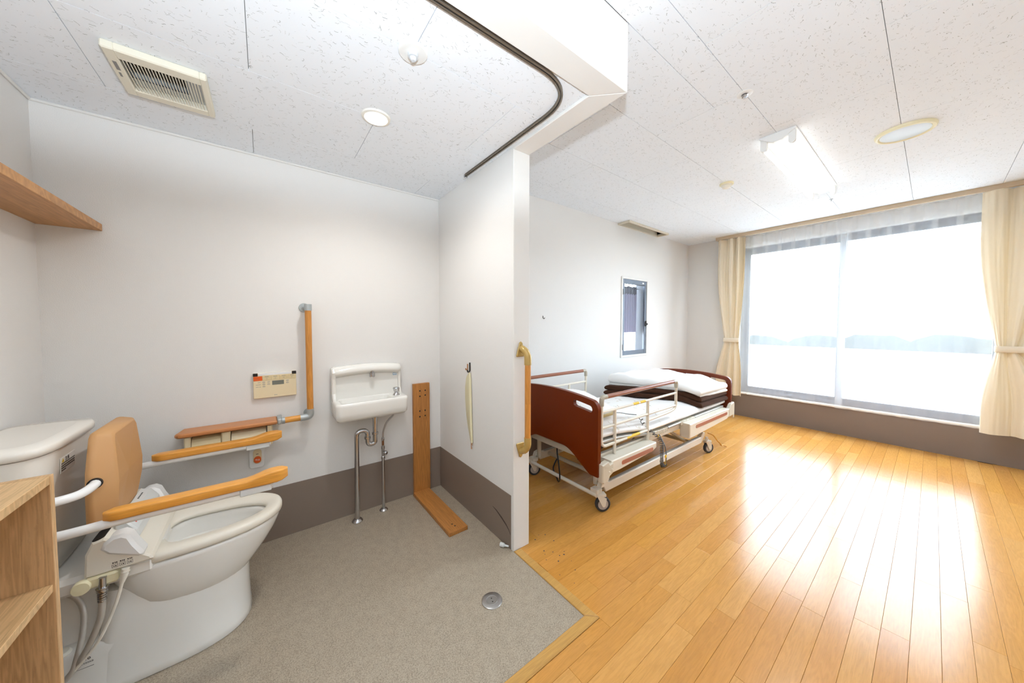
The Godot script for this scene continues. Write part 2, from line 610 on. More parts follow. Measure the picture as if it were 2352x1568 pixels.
# ================================================================ the scene
func _ready() -> void:
	rng.seed = 20240
	# --- camera
	var cam := Camera3D.new()
	cam.name = "camera"
	add_child(cam)
	cam.position = V(-1.0738, 1.2668, 2.3223)
	cam.rotation = V(-0.0365, -0.6542, 0.0)
	cam.projection = Camera3D.PROJECTION_FRUSTUM
	cam.near = 0.05
	cam.far = 400.0
	cam.size = 2.0 * 784.0 / 741.6 * cam.near
	cam.frustum_offset = Vector2(0.0, -13.257 / 741.6 * cam.near)
	cam.current = true
	# --- sky: bright overcast
	var we := WorldEnvironment.new()
	we.name = "environment"
	var env := Environment.new()
	var sky := Sky.new()
	var sm := ProceduralSkyMaterial.new()
	sm.sky_top_color = Color(0.84, 0.92, 1.0)
	sm.sky_horizon_color = Color(0.88, 0.945, 1.0)
	sm.ground_bottom_color = Color(0.62, 0.62, 0.6)
	sm.ground_horizon_color = Color(0.8, 0.8, 0.79)
	sm.sky_energy_multiplier = 1.0
	sm.energy_multiplier = 1.0
	sky.sky_material = sm
	env.background_mode = Environment.BG_SKY
	env.sky = sky
	env.background_energy_multiplier = 21.0
	env.tonemap_mode = Environment.TONE_MAPPER_LINEAR
	env.tonemap_exposure = 1.01
	env.sdfgi_enabled = true
	env.ssao_enabled = true
	env.ssil_enabled = true
	we.environment = env
	add_child(we)
	# --- the photographer's flash on the camera's shoe, head turned up: its shadow of the header lies on the room ceiling
	var flash := SpotLight3D.new()
	flash.name = "camera_flash"
	add_child(flash)
	flash.position = V(-1.07, 1.54, 2.335)
	flash.rotation = V(PI / 2.0, 0, 0)
	flash.spot_angle = 82.0
	flash.spot_angle_attenuation = 0.15
	flash.light_energy = 2.5
	flash.light_color = Color(0.89, 0.95, 1.0)
	flash.light_size = 0.03
	flash.spot_range = 12.0
	flash.spot_attenuation = 2.0
	flash.shadow_enabled = true

	make_materials()
	build_shell()
	build_floors()
	build_ceilings()
	build_window()
	build_small_window()
	build_outside()
	build_ceiling_fittings()
	build_toilet()
	build_arm_frame()
	build_cabinet()
	build_wall_things()
	build_basin()
	build_corner_things()
	build_bed()
	build_bedding()
	build_curtains()

func wall_box(g: Geo, a: Vector3, b: Vector3) -> void:
	bx(g, a, b)

func build_shell() -> void:
	# long wall with the opening of the small window
	var x0 := 2.40
	var x1 := 2.95
	var y0 := 0.875
	var y1 := 1.825
	var g := Geo.new()
	bx(g, V(XL - 0.15, 0, -0.15), V(x0, HB + 0.12, 0))
	bx(g, V(x1, 0, -0.15), V(XW + 0.15, HB + 0.12, 0))
	bx(g, V(x0, 0, -0.15), V(x1, y0, 0))
	bx(g, V(x0, y1, -0.15), V(x1, HB + 0.12, 0))
	struct("wall_back", g, M.wall, "long pale papered wall behind the toilet and the bed")
	g = Geo.new()
	bx(g, V(XL - 0.15, 0, 0), V(XL, HB + 0.12, ZR))
	struct("wall_left", g, M.wall, "pale papered wall behind the toilet tank")
	g = Geo.new()
	bx(g, V(XL - 0.15, 0, ZR), V(XW + 0.15, HB + 0.12, ZR + 0.15))
	struct("wall_front", g, M.wall, "pale wall behind the viewer")
	# window wall
	g = Geo.new()
	var wz0 := 0.70
	var wz1 := 2.74
	var wy0 := 0.33
	var wy1 := 2.29
	bx(g, V(XW, 0, 0), V(XW + 0.2, HB + 0.12, wz0))
	bx(g, V(XW, 0, wz1), V(XW + 0.2, HB + 0.12, ZR))
	bx(g, V(XW, 0, wz0), V(XW + 0.2, wy0, wz1))
	bx(g, V(XW, wy1, wz0), V(XW + 0.2, HB + 0.12, wz1))
	struct("wall_right", g, M.wall, "pale wall around the wide window")
	# partition between toilet corner and bed
	g = Geo.new()
	bx(g, V(0.0, 0, 0.0), V(0.108, HB, 0.915))
	struct("wall_partition", g, M.wall, "short pale partition wall between the toilet and the bed")
	g = Geo.new()
	bx(g, V(-0.003, 0, 0.9152), V(0.110, HH, 0.940), 0.003)
	struct("trim_1", g, M.paint, "painted end post of the partition, scuffed near the floor")
	# header: two mitred beams
	g = Geo.new()
	extrude(g, [Vector2(0.0, -0.915), Vector2(0.107, -0.915), Vector2(0.107, -1.545), Vector2(0.0, -1.437)], HB - HH, flat_xf(V(0, HH, 0)), 0.002)
	struct("trim_2", g, M.paint, "painted header beam running out from the partition post")
	g = Geo.new()
	extrude(g, [Vector2(XL, -1.437), Vector2(-0.0015, -1.4385), Vector2(0.1055, -1.5465), Vector2(XL, -1.5465)], HB - HH, flat_xf(V(0, HH, 0)), 0.002)
	struct("trim_3", g, M.paint, "painted header beam across the front of the toilet corner")
	# coving bead where toilet wall meets ceiling
	g = Geo.new()
	bx(g, V(XL, HT - 0.012, 0.0), V(0.0, HT, 0.010), 0.003)
	bx(g, V(XL, HT - 0.012, 0.010), V(XL + 0.010, HT, 1.43), 0.003)
	struct("trim_4", g, M.paint, "thin white bead between toilet wall and ceiling")
	# tall brown skirting
	var t := 0.003
	for e in [["back", V(XL, 0.001, 0.0), V(0.0 - t, BB, t)], ["partition", V(-t, 0.001, 0.0), V(0.0, BB, 0.9152)], ["left", V(XL, 0.001, t), V(XL + t, BB, ZR)],
			["back_bedroom", V(0.108 + t, 0.001, 0.0), V(XW - t, BB, t)], ["window", V(XW - t, 0.001, 0.0), V(XW, BB, ZR)], ["partition_bedroom", V(0.108, 0.001, t), V(0.108 + t, BB, 0.915)], ["front", V(XL, 0.001, ZR - t), V(XW, BB, ZR)]]:
		g = Geo.new()
		bx(g, e[1], e[2], 0.0008)
		var sk := struct("baseboard_" + e[0], g, M.skirt, "tall brown vinyl skirting")
		if e[0] == "partition":
			# dark rubbed streak near the post
			g = Geo.new()
			var cv := [V(-t, 0.168, 0.735), V(-t, 0.160, 0.775), V(-t, 0.140, 0.83), V(-t, 0.122, 0.87), V(-t, 0.105, 0.895), V(-t, 0.085, 0.912)]
			var rings := []
			for i in cv.size():
				var wd: float = [0.001, 0.004, 0.006, 0.005, 0.004, 0.002][i]
				rings.append(PackedVector3Array([cv[i] + V(-0.0004, wd, 0), cv[i] + V(-0.0004, -wd, 0), cv[i] + V(0.0004, -wd, 0), cv[i] + V(0.0004, wd, 0)]))
			loft(g, rings, true, true, true, -1)
			obj("rub_mark", g, M.dent, sk)
	# window sill board over the skirting
	g = Geo.new()
	bx(g, V(XW - 0.022, BB + 0.001, 0.68), V(XW + 0.1, 0.332, 2.76), 0.003)
	struct("trim_5", g, M.sill, "cream window sill just above the brown skirting")
	# curtain box strip along the ceiling
	g = Geo.new()
	bx(g, V(3.955, HB - 0.042, 0.44), V(3.985, HB, ZR), 0.002)
	bx(g, V(3.985, HB - 0.042, 0.44), V(XW, HB, 0.46), 0.002)
	struct("trim_6", g, M.box_trim, "beige strip of the curtain box along the ceiling")

func build_floors() -> void:
	var g := Geo.new()
	bx(g, V(XL - 0.15, -0.15, -0.15), V(XW + 0.15, -0.0125, ZR + 0.15))
	var fl := struct("floor", g, M.under, "golden strip wood floor of the bedroom")
	# planks run along x; rows across z
	var w := 0.0763
	var rows := int(ceil(ZR / w))
	var zoff := 1.768 - 23.0 * w
	var all := []
	for r in range(-1, rows + 1):
		var z0: float = maxf(0.0, zoff + r * w)
		var z1: float = minf(ZR, zoff + (r + 1) * w)
		if z1 - z0 < 0.004:
			continue
		var start := XL if z0 >= 1.482 else (0.046 if z1 > 0.94 else 0.108)
		var rr := RandomNumberGenerator.new()
		rr.seed = 77 + r * 13
		var x := start - rr.randf() * 0.7
		while x < XW:
			var x2 := x + rr.randf_range(0.42, 0.98)
			var a := maxf(x, start)
			var b := minf(x2, XW)
			if b - a > 0.02:
				all.append({"a": a, "b": b, "z0": z0, "z1": z1, "m": rr.randi() % 6, "u": rr.randf(), "v": rr.randf()})
			x = x2
		if z0 < 1.483 and z1 > 1.4855:
			all.append({"a": XL, "b": -0.9, "z0": 1.4832, "z1": z1, "m": 1, "u": 0.2, "v": 0.3})
			all.append({"a": -0.9, "b": 0.046, "z0": 1.4832, "z1": z1, "m": 0, "u": 0.5, "v": 0.6})
	var eye := Vector2(-1.07, 2.32)
	for p in all:
		var c := Vector2((p.a + p.b) / 2.0, (p.z0 + p.z1) / 2.0)
		var d := c - eye
		var ang := d.angle_to(Vector2(0.608, -0.794))
		p.k = d.length() + (6.0 if absf(ang) > 1.12 else 0.0)
	all.sort_custom(func(s, q): return s.k < q.k)
	var rest := Geo.new()
	for i in all.size():
		var p = all[i]
		var pg := Geo.new() if i < 300 else rest
		plank(pg, p)
		if i < 300:
			obj("plank", pg, M.planks[p.m], fl)
	if rest.v.size():
		var ro := obj("planks_beyond_view", rest, M.planks[0], fl)
		ro.set_meta("kind", "stuff")
	# small dark dents in the wood beside the post
	var rd := RandomNumberGenerator.new()
	rd.seed = 5
	for i in 16:
		var u := rd.randf()
		var c := V(lerpf(0.15, 0.32, rd.randf()) - 0.12 * u, 0.0002, lerpf(0.86, 1.30, u))
		g = Geo.new()
		var rad := rd.randf_range(0.0022, 0.0055)
		lathe(g, [Vector2(0, 0), Vector2(rad, 0), Vector2(rad * 0.8, 0.0003), Vector2(0, 0.0003)], 7, Transform3D(Basis().scaled(V(1, 1, rd.randf_range(0.5, 1.0))), c))
		obj("dent_mark", g, M.dent, fl)
	# toilet floor of sheet vinyl
	g = Geo.new()
	bx(g, V(XL, -0.0125, 0.0), V(-0.001, 0.001, 1.436))
	struct("floor_001", g, M.vinyl, "mottled grey beige sheet vinyl floor of the toilet corner")
	# threshold strips, mitred
	g = Geo.new()
	extrude(g, [Vector2(0.0, -0.941), Vector2(0.0455, -0.941), Vector2(0.0455, -1.482), Vector2(0.0, -1.4365)], 0.0175, flat_xf(V(0, -0.012, 0)), 0.003)
	struct("trim_7", g, M.strip, "wooden threshold strip leading away from the partition post")
	g = Geo.new()
	extrude(g, [Vector2(XL, -1.437), Vector2(-0.0008, -1.4373), Vector2(0.0447, -1.4825), Vector2(XL, -1.4825)], 0.0175, flat_xf(V(0, -0.012, 0)), 0.003)
	struct("trim_8", g, M.strip, "wooden threshold strip along the front of the vinyl floor")

func plank(g: Geo, p: Dictionary) -> void:
	var gap := 0.00035
	var c := 0.0005
	var a: float = p.a + gap
	var b: float = p.b - gap
	var z0: float = p.z0 + gap
	var z1: float = p.z1 - gap
	var uo: float = p.u
	var vo: float = p.v
	var f := func(x: float, y: float, z: float) -> Array:
		return [V(x, y, z), Vector2(uo + (x - p.a) * 0.62, vo + (z - p.z0) * 2.4 + y * 2.4)]
	var face := func(q: Array) -> void:
		g.quv(q[0][0], q[1][0], q[2][0], q[3][0], q[0][1], q[1][1], q[2][1], q[3][1])
	g.begin()
	var t := 0.0
	var lo := -0.012
	face.call([f.call(a + c, t, z0 + c), f.call(b - c, t, z0 + c), f.call(b - c, t, z1 - c), f.call(a + c, t, z1 - c)])
	var ring_t := [V(a + c, t, z0 + c), V(b - c, t, z0 + c), V(b - c, t, z1 - c), V(a + c, t, z1 - c)]
	var ring_m := [V(a, t - c, z0), V(b, t - c, z0), V(b, t - c, z1), V(a, t - c, z1)]
	var ring_b := [V(a, lo, z0), V(b, lo, z0), V(b, lo, z1), V(a, lo, z1)]
	for rr in [[ring_t, ring_m], [ring_m, ring_b]]:
		for k in 4:
			var k2 := (k + 1) % 4
			var q := []
			for w in [rr[1][k], rr[1][k2], rr[0][k2], rr[0][k]]:
				q.append(f.call(w.x, w.y, w.z))
			face.call(q)
	g.close()

# one ceiling board with chamfered edges, its face down; texture by place
func ceiling_board(parent: Node, a: float, b: float, z0: float, z1: float, y: float, hole := Rect2()) -> void:
	var g := Geo.new()
	var gap := 0.0010
	var c := 0.0003
	var s := 0.85
	var uvof := func(q: Vector3) -> Vector2:
		return Vector2(q.x / s, q.z / s)
	var bot := [V(a + gap + c, y, z0 + gap + c), V(b - gap - c, y, z0 + gap + c), V(b - gap - c, y, z1 - gap - c), V(a + gap + c, y, z1 - gap - c)]
	var mid := [V(a + gap, y + c, z0 + gap), V(b - gap, y + c, z0 + gap), V(b - gap, y + c, z1 - gap), V(a + gap, y + c, z1 - gap)]
	var top := []
	for q in mid:
		top.append(q + V(0, 0.009, 0))
	g.begin()
	if hole.size.x > 0.0:
		var hp := [V(hole.position.x, y, hole.position.y), V(hole.end.x, y, hole.position.y), V(hole.end.x, y, hole.end.y), V(hole.position.x, y, hole.end.y)]
		for k in 4:
			var k2 := (k + 1) % 4
			g.quv(bot[k], bot[k2], hp[k2], hp[k], uvof.call(bot[k]), uvof.call(bot[k2]), uvof.call(hp[k2]), uvof.call(hp[k]))
	else:
		g.quv(bot[0], bot[1], bot[2], bot[3], uvof.call(bot[0]), uvof.call(bot[1]), uvof.call(bot[2]), uvof.call(bot[3]))
	for rr in [[bot, mid], [mid, top]]:
		for k in 4:
			var k2 := (k + 1) % 4
			g.quv(rr[0][k], rr[1][k], rr[1][k2], rr[0][k2], uvof.call(rr[0][k]), uvof.call(rr[1][k]), uvof.call(rr[1][k2]), uvof.call(rr[0][k2]))
	g.close()
	# the open back lies against the slab; orientation follows the downward face
	if g.v.size() >= 3:
		var n := (g.v[2] - g.v[0]).cross(g.v[1] - g.v[0])
		if n.y > 0.0:
			g.flip(0, g.v.size())
	obj("ceiling_board", g, M.tile, parent)

func build_ceilings() -> void:
	# toilet corner
	var g := Geo.new()
	# the slab leaves the fan's opening free
	var fo := Rect2(-1.458, 0.386, 0.214, 0.196)
	bx(g, V(XL, HT + 0.010, 0.0), V(fo.position.x, HT + 0.05, 1.437))
	bx(g, V(fo.end.x, HT + 0.010, 0.0), V(0.0, HT + 0.05, 1.437))
	bx(g, V(fo.position.x, HT + 0.010, 0.0), V(fo.end.x, HT + 0.05, fo.position.y))
	bx(g, V(fo.position.x, HT + 0.010, fo.end.y), V(fo.end.x, HT + 0.05, 1.437))
	var ct := struct("ceiling_001", g, M.slab, "lower acoustic board ceiling over the toilet corner")
	var zs := [0.0, 0.285, 0.740, 1.195, 1.437]
	for r in 4:
		var js := [XL]
		for k in 3:
			var j: float = (-1.099 if r % 2 == 0 else -1.554) + 0.91 * k
			if j > XL + 0.02 and j < -0.02:
				js.append(j)
		js.append(0.0)
		for k in js.size() - 1:
			ceiling_board(ct, js[k], js[k + 1], zs[r], zs[r + 1], HT, fo if r == 1 and js[k] < fo.position.x and js[k + 1] > fo.end.x else Rect2())
	# bedroom: slab with the opening of the vent box beside the long wall
	g = Geo.new()
	var vx0 := 2.315
	var vx1 := 3.185
	var vz := 0.135
	bx(g, V(XL - 0.15, HB + 0.010, vz), V(XW + 0.15, HB + 0.12, ZR + 0.15))
	bx(g, V(0.0, HB + 0.010, -0.15), V(vx0, HB + 0.12, vz))
	bx(g, V(vx1, HB + 0.010, -0.15), V(XW + 0.15, HB + 0.12, vz))
	var cb := struct("ceiling", g, M.slab, "acoustic board ceiling of the bedroom")
	var r0 := 0
	var rows := [0.0, 0.25, 0.73, 1.21, 1.69, 2.17, 2.65, 3.13, ZR]
	for r in rows.size() - 1:
		var z0: float = rows[r]
		var z1: float = rows[r + 1]
		var js := []
		var k0: float = (0.457 if r % 2 == 0 else 0.937) - 0.96 * 4.0
		var xs := 0.107 if z1 <= 1.5465 else XL
		js.append(xs)
		for k in 12:
			var j := k0 + 0.96 * k
			if j > xs + 0.02 and j < XW - 0.02:
				js.append(j)
		js.append(XW)
		for k in js.size() - 1:
			var a: float = js[k]
			var b: float = js[k + 1]
			if z0 < 1.5465 and z1 > 1.5465 and a < 0.107:
				# beside the header the board is cut
				if b > 0.107:
					ceiling_board(cb, maxf(a, 0.107), b, z0, 1.5465, HB)
					ceiling_board(cb, a, b, 1.5465, z1, HB)
				else:
					ceiling_board(cb, a, b, 1.5465, z1, HB)
			elif r == 0:
				for q in [[a, minf(b, vx0), 0.0], [maxf(a, vx0), minf(b, vx1), vz], [maxf(a, vx1), b, 0.0]]:
					if q[1] - q[0] > 0.02:
						ceiling_board(cb, q[0], q[1], q[2], z1, HB)
			else:
				ceiling_board(cb, a, b, z0, z1, HB)
	# vent box let into the ceiling
	var t := thing("ceiling_vent_box", "open rectangular cream vent box let into the ceiling above the small window", "vent", V(2.75, HB, 0.06))
	g = Geo.new()
	var e := 0.022
	bx(g, V(vx0 - e, HB - 0.022, 0.001), V(vx0, HB - 0.0002, vz + e), 0.002)
	bx(g, V(vx1, HB - 0.022, 0.001), V(vx1 + e, HB - 0.0002, vz + e), 0.002)
	bx(g, V(vx0, HB - 0.022, vz), V(vx1, HB - 0.0002, vz + e), 0.002)
	bx(g, V(vx0, HB - 0.022, 0.001), V(vx1, HB - 0.0002, 0.012), 0.002)
	obj("frame", g, M.vent, t)
	g = Geo.new()
	bx(g, V(vx0 - 0.002, HB, 0.001), V(vx0, HB + 0.115, vz))
	bx(g, V(vx1, HB, 0.001), V(vx1 + 0.002, HB + 0.115, vz))
	bx(g, V(vx0, HB, vz), V(vx1, HB + 0.115, vz + 0.002))
	bx(g, V(vx0, HB, 0.001), V(vx1, HB + 0.115, 0.004))
	bx(g, V(vx0, HB + 0.115, 0.001), V(vx1, HB + 0.119, vz))
	obj("lining", g, M.vent, t)
func build_window() -> void:
	var wz0 := 0.70
	var wz1 := 2.74
	var wy0 := 0.333
	var wy1 := 2.29
	var x := XW + 0.03
	var g := Geo.new()
	bx(g, V(x, wy0, wz0), V(x + 0.09, wy1, wz0 + 0.04), 0.002)
	bx(g, V(x, wy0, wz1 - 0.04), V(x + 0.09, wy1, wz1), 0.002)
	bx(g, V(x, wy0, wz0 + 0.04), V(x + 0.09, wy0 + 0.04, wz1 - 0.04), 0.002)
	bx(g, V(x, wy1 - 0.04, wz0 + 0.04), V(x + 0.09, wy1, wz1 - 0.04), 0.002)
	var w := struct("window_1", g, M.alu, "wide two-leaf sliding window with dark aluminium frame behind lace curtains")
	for e in [[wz0 + 0.03, 1.705, x + 0.05], [1.645, wz1 - 0.03, x + 0.012]]:
		g = Geo.new()
		var s := 0.055
		bx(g, V(e[2], wy0 + 0.03, e[0]), V(e[2] + 0.03, wy1 - 0.03, e[0] + s), 0.002)
		bx(g, V(e[2], wy0 + 0.03, e[1] - s), V(e[2] + 0.03, wy1 - 0.03, e[1]), 0.002)
		bx(g, V(e[2], wy0 + 0.03, e[0] + s), V(e[2] + 0.03, wy0 + 0.03 + 0.05, e[1] - s), 0.002)
		bx(g, V(e[2], wy1 - 0.085, e[0] + s), V(e[2] + 0.03, wy1 - 0.03, e[1] - s), 0.002)
		var sash := obj("sash", g, M.alu, w)
		g = Geo.new()
		bx(g, V(e[2] + 0.013, wy0 + 0.08, e[0] + s), V(e[2] + 0.017, wy1 - 0.085, e[1] - s))
		obj("pane", g, M.glass, sash)

func build_small_window() -> void:
	var x0 := 2.40
	var x1 := 2.95
	var y0 := 0.875
	var y1 := 1.825
	var e := 0.022
	var g := Geo.new()
	bx(g, V(x0 - e, y0 - e, 0.0), V(x0 + 0.004, y1 + e, 0.012), 0.002)
	bx(g, V(x1 - 0.004, y0 - e, 0.0), V(x1 + e, y1 + e, 0.012), 0.002)
	bx(g, V(x0 + 0.004, y0 - e, 0.0), V(x1 - 0.004, y0 + 0.004, 0.012), 0.002)
	bx(g, V(x0 + 0.004, y1 - 0.004, 0.0), V(x1 - 0.004, y1 + e, 0.012), 0.002)
	var w := struct("window_2", g, M.paint, "small tall hinged window with dark frame above the bed")
	g = Geo.new()
	# dark lining of the reveal
	bx(g, V(x0 + 0.001, y0 + 0.001, -0.149), V(x0 + 0.008, y1 - 0.001, -0.006))
	bx(g, V(x1 - 0.008, y0 + 0.001, -0.149), V(x1 - 0.001, y1 - 0.001, -0.006))
	bx(g, V(x0 + 0.008, y0 + 0.001, -0.149), V(x1 - 0.008, y0 + 0.008, -0.006))
	bx(g, V(x0 + 0.008, y1 - 0.008, -0.149), V(x1 - 0.008, y1 - 0.001, -0.006))
	obj("reveal", g, M.alu_d, w)
	g = Geo.new()
	var s := 0.05
	bx(g, V(x0 + 0.005, y0 + 0.005, -0.022), V(x0 + s, y1 - 0.005, 0.003), 0.002)
	bx(g, V(x1 - s, y0 + 0.005, -0.022), V(x1 - 0.005, y1 - 0.005, 0.003), 0.002)
	bx(g, V(x0 + s, y0 + 0.005, -0.022), V(x1 - s, y0 + 0.06, 0.003), 0.002)
	bx(g, V(x0 + s, y1 - 0.06, -0.022), V(x1 - s, y1 - 0.005, 0.003), 0.002)
	var sash := obj("sash", g, M.alu, w)
	g = Geo.new()
	bx(g, V(x0 + s, y0 + 0.06, -0.012), V(x1 - s, y1 - 0.06, -0.008))
	obj("pane", g, M.glass_dull, sash)
	g = Geo.new()
	bx(g, V(x1 - 0.035, 1.235, 0.003), V(x1 - 0.008, 1.305, 0.016), 0.004)
	tube(g, bend([V(x1 - 0.02, 1.27, 0.012), V(x1 - 0.02, 1.27, 0.034), V(x1 - 0.05, 1.25, 0.036)], 0.01), 0.006, 8)
	obj("latch", g, M.dark, sash)
	for y in [1.66, 0.98]:
		g = Geo.new()
		bx(g, V(x0 - 0.002, y - 0.035, 0.003), V(x0 + 0.012, y + 0.035, 0.015), 0.002)
		obj("hinge", g, M.black, sash)
	g = Geo.new()
	bx(g, V(x1 - 0.11, y1 - 0.04, 0.003), V(x1 - 0.07, y1 - 0.022, 0.005), 0.001)
	obj("badge", g, M.plastic_w, sash)
	# short gathered curtain hanging at the outer side of the reveal
	var t := thing("cafe_curtain", "short gathered grey-violet curtain hanging inside the small window", "curtain", V(2.7, 1.16, -0.12))
	g = Geo.new()
	var rings := []
	for j in 9:
		var y := lerpf(1.155, 1.66, j / 8.0)
		var ring := PackedVector3Array()
		for i in 61:
			var u := i / 60.0
			var amp := 0.008 + 0.006 * (j / 8.0)
			ring.append(V(lerpf(x0 + 0.02, x0 + 0.49, u), y, -0.118 + amp * sin(u * 52.0 + 0.6 * sin(u * 9.0))))
		rings.append(ring)
	loft(g, rings, false, false, false, 0, true)
	obj("cloth", g, M.cafe, t)
	g = Geo.new()
	rings = []
	for j in 5:
		var y := lerpf(1.650, 1.745, j / 4.0)
		var ring := PackedVector3Array()
		for i in 61:
			var u := i / 60.0
			ring.append(V(lerpf(x0 + 0.02, x0 + 0.49, u), y + 0.018 * absf(sin(u * 12.0)) * (j / 4.0), -0.118 + 0.013 * sin(u * 52.0 + 0.6 * sin(u * 9.0))))
		rings.append(ring)
	loft(g, rings, false, false, false, 0, true)
	obj("heading", g, M.cafe_top, t)
	g = Geo.new()
	tube(g, [V(x0 + 0.009, 1.735, -0.118), V(x1 - 0.009, 1.735, -0.118)], 0.005, 8)
	obj("rod", g, M.alu_d, t)

func build_outside() -> void:
	var g := Geo.new()
	bx(g, V(XW + 0.202, -0.2, -1.5), V(5.55, 0.05, 6.0))
	var b := thing("balcony", "pale balcony slab and parapet outside the wide window", "balcony", V(5, 0.0, 2))
	obj("slab", g, M.parapet, b)
	g = Geo.new()
	bx(g, V(5.4, 0.05, -1.5), V(5.55, 0.915, 6.0), 0.01)
	obj("parapet", g, M.parapet, b)
	g = Geo.new()
	bx(g, V(6.0, -7.2, -90), V(160, -7.0, 120))
	tag(obj("ground_outside", g, M.ground, self, V(60, -7, 0)), "far pale ground beyond the balcony parapet", "ground")
	# row of distant trees, dark above the parapet
	var tops := [[38.0, 7.2, 0.55], [44.0, 3.4, 0.35], [38.0, -0.6, 0.45], [44.0, -4.8, 0.15], [38.0, -8.2, 0.15], [44.0, -13.0, -0.1]]
	for i in tops.size():
		var q = tops[i]
		var t := thing("distant_tree", "dark tree seen hazily through the lace above the balcony parapet", "tree", V(q[0], -7.0, q[1]), "distant trees beyond the balcony")
		g = Geo.new()
		tube(g, [V(q[0], -7.0, q[1]), V(q[0], -3.0, q[1])], [0.3, 0.2], 8)
		obj("trunk", g, M.bark, t)
		g = Geo.new()
		var n := noise(40 + i, 0.5, 3)
		var rings := []
		for j in 11:
			var ph := PI * j / 10.0
			var ring := PackedVector3Array()
			for k in 18:
				var th := TAU * k / 18
				var d := V(sin(ph) * cos(th), cos(ph), sin(ph) * sin(th))
				var r := 1.0 + 0.10 * n.get_noise_3dv(d * 4.0)
				ring.append(V(q[0], q[2] - 2.6, q[1]) + d * r * V(2.4, 2.6, 3.4))
			rings.append(ring)
		loft(g, rings, true, false, false)
		obj("crown", g, M.leaf, t)

func disc(g: Geo, c: Vector3, r: float, h: float, bev := 0.003, n := 32) -> Geo:
	# hangs down from c by h
	return lathe(g, [Vector2(0, 0), Vector2(r, 0), Vector2(r, -h + bev), Vector2(r - bev, -h), Vector2(0, -h)], n, Transform3D(Basis(), c))

